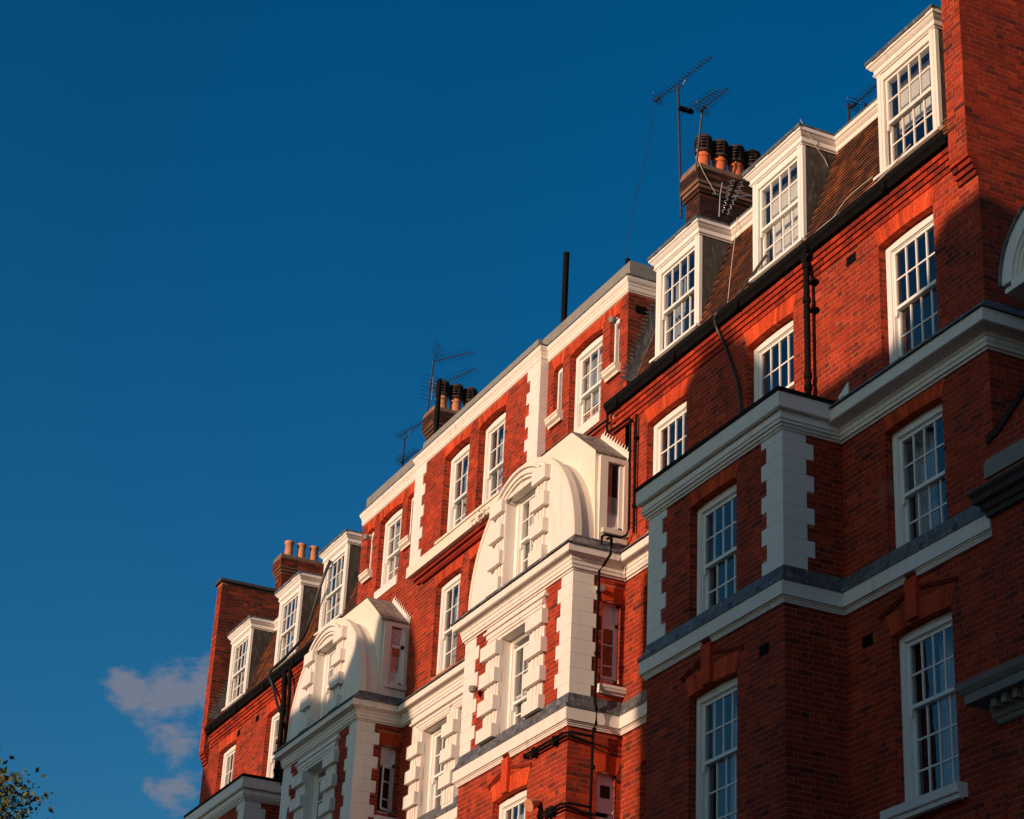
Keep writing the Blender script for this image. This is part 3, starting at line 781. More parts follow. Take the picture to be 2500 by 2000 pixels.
wR = brick_wall(RW, F0, -5.71, 3.03, 0, 16.5, holes, nob + [(-3.4, 0, 0, 14.0)], cb=CBR, ref=3.03, mirror=True, inset=(False, True))
# blank lower wall is closed in with piers either side of the window column
lw = MB()
for a, b_ in ((-5.71, 3.03),): lw.box(ID, a, b_, .02, .6, 0, CBR-.4)
part('lower_wall', lw, 'distant_brickwork', RW)
keystone(RW, F0, 1.43, 10.66, 11.16); label_mould(RW, F0, .74, 2.27, 1.43, 10.885, 11.02)
air_brick(RW, F0, .337, 16.02); air_brick(RW, F0, .466, 10.69)
corbel_courses(RW, -6.2, 2.67); gutter(RW, -6.25, 2.62)
# side wall and the gable parapet that rises above it
FS = Frame((3.03, 0, 0), 'R')
brick_wall(RW, FS, 0, 5.0, 0, 16.125, cb=CBR, ref=0, inset=(True, False))
brick_wall(RW, FS, -.14, 5.0, 16.125, 20.4, ref=-.14, inset=(True, False))
FP = Frame((0, -.14, 0), 'F')
brick_wall(RW, FP, 2.67, 3.03, 16.125, 20.4, ref=3.03, mirror=True)
sw = MB(); sw.box(ID, 2.67, 3.02, -.13, 9, 16.15, 20.38); sw.box(ID, 2.4, 3.02, 5.0, 9.0, 0, 16.15); part('gable_parapet', sw, 'distant_brickwork', RW)
cp = MB(); cp.box(ID, 2.62, 3.08, -.19, 9, 20.4, 20.46); part('coping', cp, 'slate_coping', RW)
pc = MB(); rnd = random.Random(4)
for k in range(4):
    e = .028*(k+1); z0 = 15.84+.076*k
    pc.box(F0, 2.67, 3.03-.006, -.02, max(.004, e-.04), z0, z0+.078, .2)
part('corbel', pc, 'mortar', RW); pc = MB()
for k in range(4):
    e = .034*(k+1); z0 = 15.84+.076*k
    for a, b_ in (((2.67, 2.885), (2.895, 3.031)) if k % 2 else ((2.67, 2.78), (2.79, 3.031))): pc.box(F0, a, b_, -.02, e, z0+.006, z0+.071, rnd.random())
part('corbel_bricks', pc, 'red_brick', RW, stuff=True)
# projecting bay
bh, bn = [], []
def addb(h, g): bh.append(h); (bn.append(g) if g else None)
addb(*opening(RW, FB, -2.29, -1.11, 11.60, 13.25, 13.475, pieces=True, inside='right', seed=8))
addb(*opening(RW, FB, -2.27, -1.09, 8.50, 10.60, 10.87, pieces=True, inside='netmid', seed=9, ru=2, rl=3))
zq = 13.527; gl = quoin_gap(-3.4, -1, zq); gr = quoin_gap(0, 1, zq)
def lim(g): return lambda z: g(z) if z > 11.55 else None
brick_wall(RW, FB, -3.4, 0, 0, 13.6, bh, bn+[lim(gl), lim(gr)], cb=CBR, ref=0, mirror=True)
FBR = Frame((0, 0, 0), 'R')
wrr = (.336, .446)
def retgap(z):
    if z < 11.55 or z > zq: return None
    k = 0 if z > zq-.168 else 1+int((zq-.168-z)/.2205)
    return (-.89, -.87+wrr[k % 2]-.004)
brick_wall(RW, FBR, -.87, 0, 0, 13.6, (), [retgap], cb=CBR, ref=-.87, inset=(True, False))
lf = MB(); lf.box(ID, -3.39, -3.2, -.86, -.01, 0, 13.9); part('bay_flank', lf, 'distant_brickwork', RW)
lf = MB(); lf.box(ID, -3.39, -.01, -.85, .3, 0, CBR-.4); part('lower_wall', lf, 'distant_brickwork', RW)
quoins(RW, 0, -.87, 11.60, zq, 1); quoins(RW, -3.4, -.87, 11.60, zq, -1)
keystone(RW, FB, -1.78, 10.63, 11.16); label_mould(RW, FB, -2.46, -.94, -1.78, 10.87, 11.02); air_brick(RW, FB, -.465, 10.69)
bayp = [(0, .02), (0, -.87), (-3.4, -.87), (-3.4, .02)]
cornice(RW, 'bay_cornice', bayp, None, [(-.3, 13.92), (.148, 13.92), (.148, 13.712), (.13, 13.70), (.075, 13.708), (.083, 13.69), (.085, 13.66), (.100, 13.60), (.100, 13.585), (.085, 13.575), (.083, 13.54), (.06, 13.535), (.055, 13.50), (.035, 13.495), (.03, 13.47), (-.01, 13.47)])
c = MB(); c.sweep(bayp, [(-.3, 13.975), (.165, 13.975), (.165, 13.921), (.1, 13.921), (-.3, 13.921)]); c.face([(-.2, .02, 13.974), (-.2, -.7, 13.974), (-3.2, -.7, 13.974), (-3.2, .02, 13.974)]); part('bay_roof', c, 'bitumen_black', RW)
le, st = main_profile(.25, 13.85, 13.685, 14.13)
p1 = [(3.03, 5), (3.03, 0), (.02, 0)]
cornice(RW, 'cornice', p1, le, st); cornice(RW, 'cornice', [(-3.42, 0), (-5.70, 0)], *main_profile(.20, 13.87, 13.745, 14.08))
lead_rolls(RW, F0, .25, 3.1, .26, 13.87)
bl, bs = band_profile(.07, 11.5, 11.60, 11.42, 11.235, 11.165)
def band(bld, path, e, gaps=()):
    L1, S1 = band_profile(e, 0, 11.64, 11.425, 11.225, 11.145)
    a = MB(); a.sweep(path, [(e-.05, 11.425), (e, 11.423), (e, 11.225), (-.01, 11.225)]); c = part('band_course', a, 'white_stucco', bld)
    l_ = MB(); l_.sweep(path, [(0, 11.645), (.018, 11.64), (.022, 11.56), (e*.8, 11.475), (e+.014, 11.455), (e+.016, 11.41), (e-.01, 11.405)]); part('lead_flashing', l_, 'lead_sheet', c)
    return c
def band_mould(bld, path, e):
    a = MB(); a.sweep(path, [(e-.035, 11.224), (e-.03, 11.205), (e-.05, 11.195), (e-.045, 11.18), (e-.06, 11.16), (e-.058, 11.148), (-.01, 11.146)]); part('band_moulding', a, 'white_stucco', bld)
band(RW, [(3.0, -.001), (0, 0), (0, -.87), (-3.4, -.87), (-3.4, 0), (-5.70, 0)], .085)
band_mould(RW, [(3.0, 0), (1.545, 0)], .10); band_mould(RW, [(1.315, 0), (0, 0), (0, -.87), (-1.665, -.87)], .09); band_mould(RW, [(-1.895, -.87), (-3.4, -.87), (-3.4, 0), (-5.70, 0)], .09)
lead_rolls(RW, FB, -3.3, -.1, .09, 11.46, .66); lead_rolls(RW, F0, .2, 2.9, .10, 11.46, .66)
# mansard, dormers, roof
D = [(.83, 2.14), (-2.34, -1.01), (-5.21, -3.88)]
dormer(RW, *D[0], 1, 'halfblind', worn='worn_white_paint'); dormer(RW, *D[1], 2, 'blind'); dormer(RW, *D[2], 3, 'left')
mansard(RW, -5.84, 2.67, D)
def roof_edge(bld, x0, x1):
    c = MB(); z1 = 18.63; c.sweep([(x1, .735), (x0, .735)], [(-.05, z1), (.015, z1), (.015, z1+.015), (.035, z1+.028), (.04, z1+.045), (.028, z1+.05), (.028, z1+.105), (.045, z1+.118), (.065, z1+.14), (.08, z1+.165), (.098, z1+.175), (.10, z1+.235), (-.05, z1+.235)])
    part('eaves_cornice', c, 'white_stucco', bld)
    f = MB(); f.box(ID, x0, x1, .63, 9, 18.867, 18.9); part('flat_roof', f, 'lead_sheet', bld)
    b_ = MB(); b_.box(ID, x0, x1, 8.6, 9.0, 0, 18.86); part('rear_wall', b_, 'distant_brickwork', bld)
roof_edge(RW, -5.84, 2.67)
rl = MB()   # spiked iron railing behind the eaves
for x0, x1 in ((-1.0, .95), (-3.9, -2.3)):
    rl.tube([(x0, .95, 19.16), (x1, .95, 19.16)], .016, 6); rl.tube([(x0, .95, 19.02), (x1, .95, 19.02)], .014, 6)
    x = x0
    while x < x1:
        rl.tube([(x, .95, 18.93), (x, .95, 19.20), (x, .95, 19.31)], [.014, .022, .002], 6); x += .17
    for x in (x0+.42, x0+1.3): rl.tube([(x, .95, 18.93), (x, .95, 19.22), (x, .95, 19.25), (x, .95, 19.28), (x, .95, 19.34)], [.028, .028, .04, .03, .01], 8)
part('roof_railing', rl, 'black_iron', RW)
# downpipe between the second and third window
dp = MB(); X = -.53; Y = -.13
dp.tube([(X, -.13, 16.55), (X, -.16, 16.40), (X, Y, 16.30), (X, Y, 14.02)], .042, 12)
for z in (16.28, 15.75, 14.62, 14.45): dp.tube([(X, Y, z), (X, Y, z+.07)], .056, 12)
for z in (16.05, 15.62): dp.box(ID, X-.02, X+.12, Y+.02, -.02, z, z+.035)
dp.box(ID, X-.10, X+.10, Y-.03, -.02, 16.42, 16.5)
part('downpipe', dp, 'black_iron', RW, smooth=True)
wsh = MB(); wsh.prism(F0, [(-.05, 13.98), (.16, 14.02), (.22, 14.12), (.22, 14.27), (.0, 14.15)], -.01, .02); part('flashing_patch', wsh, 'white_stone', RW)
# ================================================================== CENTRAL BLOCK
CW = thing('mansion_block', 'taller central brick block with grey parapet and two white round-gabled bays', 'building', (-11.4, 0, 0))
CB = {0: 9.3}
ch, cn = [], []
def addc(h, g=None): ch.append(h); (cn.append(g) if g else None)
# third floor, main wall between the two bays
addc(*opening(CW, F0, -12.98, -11.90, 14.13, 15.90, 16.125, cols=3, inside='drape', seed=11))
addc(*opening(CW, F0, -11.54, -10.45, 14.13, 15.90, 16.125, cols=3, inside='left', seed=12))
# fourth floor of the end pavilions
tp = []
for a0, a1, ins, sd in ((-7.85, -6.71, 'shutter', 13), (-16.05, -14.93, 'shutter', 14)):
    addc(*opening(CW, F0, a0, a1, 16.78, 18.28, 18.51, rise=.055, cols=3, inside=ins, seed=sd, head=.08))
    s_ = MB(); s_.box(F0, a0+.01, a1+.0, -.12, .02, 16.60, 16.78); part('sill', s_, 'white_stone', CW)
for a0, a1 in ((-6.44, -6.13), (-8.45, -8.13), (-14.67, -14.36), (-16.67, -16.36)):
    addc(*opening(CW, F0, a0, a1, 17.36, 18.28, 18.51, win=False, reveal=.08))
    n_ = MB(); n_.box(F0, a0, a1, -.13, -.08, 17.36, 18.3); w_ = part('narrow_window', n_, 'white_paint', CW); n_ = MB(); n_.box(F0, a0+.05, a0+.15, -.079, -.076, 17.42, 18.22); part('pane', n_, 'window_glass', w_)
    n_ = MB(); n_.prism(Frame((0, 0, 0), 'X', u=(0, -1, 0), n=(1, 0, 0)), [(-.12, 17.36), (-.12, 17.24), (.05, 17.18), (.055, 17.22), (.10, 17.25), (.105, 17.30), (.12, 17.31), (.12, 17.35), (-.12, 17.37)], a0-.06, a1+.08); part('sill', n_, 'cream_render', CW)
# second floor strip left of the surrounds is plain white
def low_only(z): return (-14.1, -9.5) if 11.5 < z < 13.8 else None
wC = brick_wall(CW, F0, -17.02, -5.85, 9.0, 18.55, ch+[(-13.9, -8.8, 16.4, 18.5), (-8.3, -6.9, 8.3, 15.7), (-6.6, -5.8, 9.2, 13.4), (-15.0, -14.2, 11.7, 13.4), (-13.1, -12.06, 11.6, 13.19), (-11.59, -10.55, 11.6, 13.19), (-16.75, -15.35, 9.1, 15.7)], cn+[lambda z: (-14.0, -8.69) if z > 16.35 else None, lambda z: (-13.57, -9.5) if 11.5 < z < 13.8 else None, (-17.83, -14.13, 0, 13.9), (-9.47, -5.72, 0, 13.9)], cb=9.3, ref=-5.85, mirror=True)
lf = MB(); lf.box(ID, -17.02, -5.85, .02, .6, 0, 9.0); part('lower_wall', lf, 'distant_brickwork', CW)
# proud centre with white quoins
FCn = Frame((0, -.135, 0), 'F'); h2, n2 = [], []
for a0, a1, sd, ins in ((-11.14, -10.04, 15, 'left'), (-12.64, -11.54, 16, 'drape')):
    hh, gg = opening(CW, FCn, a0, a1, 16.57, 18.28, 18.51, rise=.055, cols=3, inside=ins, seed=sd, reveal=.13); h2.append(hh); n2.append(gg)
def cq(x0, side, wd):
    def g(z):
        k = int((18.55-z)/.2205); w_ = wd[k % 2]-.004
        return (x0-w_, x0+.02) if side > 0 else (x0-.02, x0+w_)
    return g
brick_wall(CW, FCn, -14.0, -8.69, 16.35, 18.55, h2, n2+[cq(-8.69, 1, (.50, .38)), cq(-14.0, -1, (.50, .38))], ref=-11.3)
for x, sd in ((-8.69, 1), (-14.0, -1)):
    z = 18.55; i = 0
    while z > 16.6:
        zb = max(16.57, z-.2205); w_ = (.50, .38)[i % 2]; q = MB()
        (q.box(ID, x-w_, x+.008, -.147, .02, zb+.0015, z-.0015) if sd > 0 else q.box(ID, x-.008, x+w_, -.147, .02, zb+.0015, z-.0015)); part('quoin', q, 'white_stone', CW); z = zb; i += 1
q = MB(); q.box(ID, -14.02, -8.68, -.19, .0, 16.345, 16.555); q.box(ID, -12.7, -9.98, -.215, -.10, 16.555, 16.60); part('sill_band', q, 'cream_render', CW)
q = MB(); q.box(ID, -13.9, -8.8, -.10, .0, 16.27, 16.344); q.box(ID, -13.85, -8.85, -.05, .0, 16.2, 16.27); q.box(ID, -13.6, -9.3, -.06, 0, 16.145, 16.17); part('brick_corbel', q, 'red_brick', CW)
# side wall of the tall block above the mansard
FT = Frame((-5.85, 0, 0), 'R')
brick_wall(CW, FT, 0, 1.6, 16.6, 18.55, ref=0, inset=(True, False), mat='dark_brick'); air_brick(CW, Frame((-5.85, 0, 0), 'R'), .235, 18.27, .2, .14)
q = MB(); q.box(ID, -17.0, -5.87, .02, 9.0, 18.5, 18.55); q.box(ID, -6.1, -5.87, .02, 9, 16.6, 18.5); q.box(ID, -17.0, -16.8, .02, 9, 13, 18.5); q.box(ID, -17.0, -5.87, 8.6, 9.0, 0, 18.5); part('upper_walls', q, 'distant_brickwork', CW)
tpath = [(-5.85, 6), (-5.85, 0), (-8.69, 0), (-8.69, -.135), (-14.0, -.135), (-14.0, 0), (-17.02, 0), (-17.02, 6)]
cornice(CW, 'cornice', tpath, None, [(-.02, 18.545), (.008, 18.545), (.012, 18.57), (.02, 18.575), (.025, 18.60), (.018, 18.605), (.02, 18.66), (.028, 18.665), (.03, 18.70), (.05, 18.73), (.062, 18.77), (.066, 18.80), (-.08, 18.81)], smat='white_stucco')
c = MB(); c.sweep(tpath, [(-.4, 18.812), (.068, 18.812), (.072, 18.832), (-.03, 18.87), (-.4, 18.87)]); part('lead_flashing', c, 'lead_sheet', CW)
c = MB(); c.sweep([(-5.85, 6), (-5.85, 0), (-9.0, 0), (-9.0, -.08), (-14.0, -.08), (-14.0, 0), (-17.02, 0), (-17.02, 6)], [(-.28, 18.86), (-.03, 18.86), (-.03, 19.14), (-.05, 19.155), (-.28, 19.15)]); part('parapet', c, 'grey_render', CW)
c = MB(); c.box(ID, -16.8, -6.1, .2, 9, 18.83, 18.87); part('flat_roof', c, 'lead_sheet', CW)
sawtooth(CW, -5.85, 16.95, 18.5)
# ---- the white bays (second copy stands 8.42 m further along)
def white_bay(dx, louvre, ins2, insg):
    x0, x1 = -9.47+dx, -5.71+dx; FBn = Frame((0, -.87, 0), 'F'); FR = Frame((x1, 0, 0), 'R')
    o0, o1 = -8.12+dx, -7.07+dx; hz, nz_ = [], []
    if dx == 0:
        hh, gg = opening(CW, FBn, -8.14, -6.98, 8.50, 10.60, 10.87, inside='left', seed=21, ru=2, rl=3); hz.append(hh); nz_.append(gg)
        keystone(CW, FBn, -7.67, 10.63, 11.16); label_mould(CW, FBn, -8.32, -6.84, -7.67, 10.86, 11.0)
    hz.append((o0, o1, 11.6, 13.2)); nz_.append((-8.66+dx, -6.60+dx, 11.3, 13.8))
    gl_, gr_ = quoin_gap(x0, -1, zq, wide=(.40, .52)), quoin_gap(x1, 1, zq, wide=(.36, .47))
    brick_wall(CW, FBn, x0, x1, 9.0 if dx == 0 else 9.3, 13.6, hz, nz_+[lim(gl_), lim(gr_)], cb=9.3, ref=x1, mirror=True)
    rh = [(-.375, -.06, 11.9, 13.15)]; rn = []
    h_, g_ = opening(CW, FR, -.375, -.06, 11.93, 13.15, 13.40, win=False, reveal=.12, arch=True); rn.append(g_)
    if dx == 0:
        rh.append((-.39, -.07, 9.2, 10.55)); h_, g2 = opening(CW, FR, -.39, -.07, 9.2, 10.55, 10.82, win=False, reveal=.12); rn.append(g2)
    wq = (.336, .436)
    def rg(z):
        if z < 11.55 or z > zq: return None
        k = 0 if z > zq-.168 else 1+int((zq-.168-z)/.2205)
        return (-.89, -.87+wq[k % 2]-.004)
    brick_wall(CW, FR, -.87, 0, 9.0, 13.6, rh, rn+[rg], cb=9.3, ref=-.87, inset=(True, False))
    quoins(CW, x1, -.87, 11.60, zq, 1, wide=(.36, .47), wr=wq); quoins(CW, x0, -.87, 11.60, zq, -1, wide=(.40, .52))
    lf = MB(); lf.box(ID, x0+.01, x0+.2, -.86, 0, 0, 13.9); lf.box(ID, x0+.01, x1-.01, -.86, .5, 0, 9.0); part('bay_flank', lf, 'distant_brickwork', CW)
    # narrow casement in the return
    wn = MB(); a0, a1, c0, c1 = -.375, -.06, 11.93, 13.15
    wn.box(FR, a0, a1, -.17, -.10, c0, c0+.06); wn.box(FR, a0, a1, -.17, -.10, 12.80, 12.86); wn.box(FR, a0, a1, -.17, -.10, c1-.02, c1+.03); wn.box(FR, a0, a0+.03, -.17, -.10, c0, c1); wn.box(FR, a1-.05, a1, -.17, -.10, c0, c1); wn.box(FR, a0+.03, a1-.05, -.17, -.13, 12.86, c1)
    cs = part('casement_window', wn, 'white_paint', CW); sw_ = MB(); ang = R(24) if dx else 0
    def cw(a, out_):   # hinge at the far side
        k = (a1-.05)-a; return Vector((x1-.11 + k*math.sin(ang) + out_*math.cos(ang), (a1-.05)-k*math.cos(ang), 0))
    for za, zb in ((c0+.06, c0+.10), (12.18, 12.20), (12.50, 12.52), (12.76, 12.80)):
        P = [cw(a0+.03, 0), cw(a1-.05, 0), cw(a1-.05, .03), cw(a0+.03, .03)]; sw_.v += []; k = len(sw_.v)
        sw_.v += [(p.x, p.y, z) for z in (za, zb) for p in P]
        for f in ((0, 1, 2, 3), (4, 5, 6, 7), (0, 1, 5, 4), (1, 2, 6, 5), (2, 3, 7, 6), (3, 0, 4, 7)): sw_.f.append(tuple(k+i for i in f)); sw_.t.append(.5)
    for s0, s1 in ((a0+.03, a0+.065), (a1-.085, a1-.05)):
        P = [cw(s0, 0), cw(s1, 0), cw(s1, .032), cw(s0, .032)]; k = len(sw_.v); sw_.v += [(p.x, p.y, z) for z in (c0+.06, 12.80) for p in P]
        for f in ((0, 1, 2, 3), (4, 5, 6, 7), (0, 1, 5, 4), (1, 2, 6, 5), (2, 3, 7, 6), (3, 0, 4, 7)): sw_.f.append(tuple(k+i for i in f)); sw_.t.append(.5)
    part('sash', sw_, 'white_paint', cs)
    for za, zb in ((c0+.10, 12.18), (12.20, 12.50), (12.52, 12.76)):
        pm = MB(); pm.face([cw(a0+.065, .015)+Vector((0, 0, za)), cw(a1-.085, .015)+Vector((0, 0, za)), cw(a1-.085, .015)+Vector((0, 0, zb)), cw(a0+.065, .015)+Vector((0, 0, zb))]); part('pane', pm, 'window_glass', cs)
    rm = MB(); rm.box(FR, a0-.1, a1+.06, -.7, -.172, c0-.1, c1+.1, skip='f'); part('room', rm, 'room_shade', cs)
    sl_ = MB(); sl_.prism(Frame((x1, 0, 0), 'X', u=(1, 0, 0), n=(0, 1, 0)), [(-.12, 11.93), (-.12, 11.73), (.05, 11.72), (.05, 11.745), (.085, 11.76), (.09, 11.79), (.10, 11.80), (.10, 11.845), (-.12, 11.87)], a0-.05, a1+.10); part('sill', sl_, 'white_stone', CW)
    if dx == 0:
        a0, a1, c0, c1 = -.39, -.07, 9.2, 10.55; wn = MB()
        wn.box(FR, a0, a1, -.17, -.09, 10.02, c1+.02); wn.box(FR, a0, a1, -.085, -.08, 10.0, 10.04); wn.box(FR, a1-.06, a1, -.17, -.10, c0, 10.02); wn.box(FR, a0, a0+.02, -.17, -.10, c0, 10.02); wn.box(FR, a0, a1, -.17, -.095, 9.88, 9.94)
        v_ = part('casement_window', wn, 'white_paint', CW); vv = MB(); vv.box(FR, -.28, -.13, -.09, -.082, 10.22, 10.40)
        for i in range(4): vv.box(FR, -.27, -.14, -.082, -.078, 10.24+i*.04, 10.255+i*.04)
        part('fan_vent', vv, 'sooty_brick', v_); vv = MB(); vv.box(FR, a0, a1-.06, -.15, -.14, c0, 9.9); part('pane', vv, 'window_glass', v_)
        rm = MB(); rm.box(FR, a0-.1, a1+.1, -.7, -.172, c0-.1, c1+.1, skip='f'); part('room', rm, 'room_wall', v_)
    # rusticated white surround on the front
    def surround(F, lo, hi, zb, zt, entab=True, strip=.5, ph=0.0, blocks=True, revd=.16):
        for sg, e in ((-1, lo), (1, hi)):
            bs_ = MB(); a, b_ = (e-strip, e) if sg < 0 else (e, e+strip)
            bs_.box(F, a, b_, -revd, .025, zb, zt)
            for i in range(3):
                m0 = a+.12+i*.12; bs_.box(F, m0, m0+.085, .025, .04, zb, zt)
            part('pilaster', bs_, 'white_stucco', CW)
            z = zt-.02-ph
            while z > zb+.02 and blocks:
                z0_ = max(zb, z-.225); k = MB(); k.box(F, a-.06 if sg < 0 else a-.004, b_+.004 if sg < 0 else b_+.06, -.02, .105, z0_, z); part('rusticated_block', k, 'white_stucco', CW); z -= .45
        hd = MB(); hd.box(F, lo-strip, hi+strip, -revd, .026, zt, zt+.08)
        if entab:
            hd.box(F, lo-strip+.08, hi+strip-.08, -.02, .045, zt+.05, zt+.10); hd.box(F, lo-strip+.04, hi+strip-.04, -.02, .06, zt+.10, zt+.17); hd.box(F, lo-strip, hi+strip, -.02, .035, zt+.17, 13.5)
            hd.box(F, lo-strip-.05, hi+strip+.05, -.02, .075, zt+.19, zt+.23)
        part('lintel', hd, 'white_stucco', CW)
    surround(FBn, o0, o1, 11.62, 13.20)
    sash_window(CW, FBn, o0, o1, 11.62, 13.20, reveal=.16, cols=3, inside=ins2, seed=31+louvre, rise=.0, head=.05, cas=.06, mid=12.25, drop=.10)
    # round gable, a parapet 9 cm thick with a rendered hood behind it
    cx, cz, r = (x0+x1)/2, 14.09, 1.875
    ga0, ga1, gz0, gz1 = -8.14+dx, -7.10+dx, 14.12, 15.58
    arcn = 40; arc = [(cx+r*math.cos(math.pi*i/arcn), cz+r*math.sin(math.pi*i/arcn)) for i in range(arcn+1)]
    gm = MB()
    def outer(a): return cz+math.sqrt(max(0, r*r-(a-cx)**2))
    xs_ = sorted(set([p[0] for p in arc] + [ga0, ga1])); 
    for b_ in (0, -.10):
        for i in range(len(xs_)-1):
            a, c_ = xs_[i], xs_[i+1]; mid_ = (a+c_)/2
            if ga0 < mid_ < ga1: gm.face([FBn.p(a, b_, gz1), FBn.p(c_, b_, gz1), FBn.p(c_, b_, outer(c_)), FBn.p(a, b_, outer(a))])
            else: gm.face([FBn.p(a, b_, 13.95), FBn.p(c_, b_, 13.95), FBn.p(c_, b_, outer(c_)), FBn.p(a, b_, outer(a))])
    for i in range(arcn): gm.face([FBn.p(*[arc[i][0], 0, arc[i][1]]), FBn.p(arc[i][0], -.10, arc[i][1]), FBn.p(arc[i+1][0], -.10, arc[i+1][1]), FBn.p(arc[i+1][0], 0, arc[i+1][1])])
    gable = part('round_gable', gm, 'white_stucco', CW)
    rim = MB()
    for i in range(arcn):
        def q_(k, rr): return (cx+rr*math.cos(math.pi*k/arcn), cz+rr*math.sin(math.pi*k/arcn))
        P0, P1, P2, P3 = q_(i, r-.07), q_(i, r+.012), q_(i+1, r+.012), q_(i+1, r-.07); rim.prism(FBn, [P0, P1, P2, P3], -.11, .012)
    part('gable_rim', rim, 'cream_render', gable)
    cheek = MB()
    for sg in (-1, 1):   # concave rendered skirts running back from the rim to the hood
        for i in range(arcn):
            for (ba, ka), (bb_, kb) in (((-.10, 0), (-.22, .05)), ((-.22, .05), (-.34, .05))):
                pass
    # segmental pediment and blocks of the gable window
    sb = MB()
    ccx, ccz = cx-.02, 14.555
    for rr, pr in ((1.34, .10), (1.285, .06), (1.24, .08), (1.19, .05), (1.10, .035)):
        n_ = 16
        for i in range(n_):
            t0, t1 = R(54)+R(72)*i/n_, R(54)+R(72)*(i+1)/n_
            wd_ = .30 if rr < 1.11 else .052
            sb.prism(FBn, [(ccx+(rr-wd_)*math.cos(t0), max(15.55, ccz+(rr-wd_)*math.sin(t0))), (ccx+rr*math.cos(t0), ccz+rr*math.sin(t0)), (ccx+rr*math.cos(t1), ccz+rr*math.sin(t1)), (ccx+(rr-wd_)*math.cos(t1), max(15.55, ccz+(rr-wd_)*math.sin(t1)))], -.01, pr)
    part('pediment', sb, 'worn_white_paint', gable)
    for sg, e in ((-1, ga0), (1, ga1)):
        st_ = MB(); a, b_ = (e-.38, e) if sg < 0 else (e, e+.38)
        st_.box(FBn, a, b_, -.16, .02, 14.0, 15.58)
        for i in range(3): st_.box(FBn, a+.08+i*.11, a+.155+i*.11, .02, .035, 14.0, 15.55)
        part('pilaster', st_, 'white_stucco', CW)
        z = 15.60
        while z > 14.15:
            k = MB(); k.box(FBn, a-.10 if sg < 0 else a+.02, b_-.02 if sg < 0 else b_+.10, -.02, .105, max(14.0, z-.225), z); part('rusticated_block', k, 'white_stucco', CW); z -= .45
    hd = MB(); hd.box(FBn, ga0-.02, ga1+.02, -.16, .03, 15.56, 15.62); part('lintel', hd, 'white_stucco', CW)
    sash_window(CW, FBn, ga0, ga1, 14.12, 15.58, reveal=.15, cols=3, inside=insg, seed=41+louvre, rise=0, head=.05, cas=.10, room=(.04, .02))
    # hood: flat top, chamfered sides, window in the flank
    hp = [(x0+.10, 13.95), (x1-.01, 13.95), (x1-.035, 14.45), (x1-.07, 15.0), (x1-.085, 15.60), (cx+.95, 16.24), (cx-.95, 16.24), (x0+.20, 15.60)]
    hm = MB(); pts = hp; bF, bB = .53, -.03; FH = Frame((0, 0, 0), 'F')
    full = pts[:2]+[(x1-.035, 14.45), (x1-.07, 15.0), (x1-.085, 15.60)]+pts[5:]
    w0, w1 = ga0-.36, ga1+.36      # the hood is open behind the gable window
    hm.face([FH.p(a, bF, c) for a, c in [(x0+.10, 13.95), (w0, 13.95), (w0, 15.60), (x0+.20, 15.60)]])
    hm.face([FH.p(a, bF, c) for a, c in [(w1, 13.95), (x1-.01, 13.95), (x1-.035, 14.45), (x1-.07, 15.0), (x1-.085, 15.60), (w1, 15.60)]])
    hm.face([FH.p(a, bF, c) for a, c in [(x0+.20, 15.60), (x1-.085, 15.60), (cx+.95, 16.24), (cx-.95, 16.24)]])
    for i in range(len(full)):
        (a, c), (a2, c2) = full[i], full[(i+1) % len(full)]; hm.face([FH.p(a, bF, c), FH.p(a2, bF, c2), FH.p(a2, bB, c2), FH.p(a, bB, c)])
    hood = part('hood', hm, 'cream_render', CW)
    # fill between gable and hood, curving inwards
    fm = MB(); n_ = 26
    for sg in (-1, 1):
        prev = None
        for i in range(n_+1):
            t_ = math.pi*.5*i/n_; xx = cx+sg*(r-.03)*math.cos(t_); zz = cz+(r-.03)*math.sin(t_)
            row = []
            for s in range(7):
                u_ = s/6; xin = .34*(u_**1.6)*math.cos(t_); row.append(Vector((xx - sg*0*xin, -.79+.27*u_, zz - 0*u_)))
            cur = row
            if prev:
                for s in range(6): fm.face([prev[s], cur[s], cur[s+1], prev[s+1]])
            prev = cur
    part('gable_back', fm, 'cream_render', CW, smooth=True)
    lh = MB()
    for sg in (-1, 1):
        xe, ze, xt = (x1-.06, 15.60, cx+.95) if sg > 0 else (x0+.18, 15.60, cx-.95)
        lh.face([(xe+.045*sg, -.555, ze-.045), (xe+.045*sg, .0, ze-.045), (xt, .0, 16.265), (xt, -.54, 16.265)]); lh.face([(xe+.045*sg, -.555, ze-.045), (xe+.045*sg, .0, ze-.045), (xe+.02*sg, .0, ze-.075), (xe+.02*sg, -.54, ze-.075)])
    lh.face([(cx-.95, -.54, 16.266), (cx+.95, -.54, 16.266), (cx+.95, 0, 16.266), (cx-.95, 0, 16.266)]); part('hood_covering', lh, 'hood_lead', hood)
    fl = MB(); xe = x1-.03
    fl.face([(xe, -.012, 15.50), (xe+.10, -.012, 15.62), (cx+1.0, -.012, 16.33), (cx+.93, -.012, 16.27)]); fl.face([(xe, -.012, 15.50), (cx+.93, -.012, 16.27), (cx+.91, -.12, 16.25), (xe-.02, -.12, 15.52)])
    for i in range(11):
        t_ = i/11; ax = xe+.05+(cx+.97-xe-.05)*t_; az = 15.57+(16.30-15.57)*t_; fl.face([(ax, -.014, az), (ax-.05, -.014, az+.06), (ax+.10, -.03, az+.10)])
    part('sawtooth_flashing', fl, 'white_stone', hood)
    # flank window
    a0, a1, c0, c1 = -.35, -.07, 14.33, 15.42; wf = MB(); FH2 = Frame((x1-.02, 0, 0), 'R')
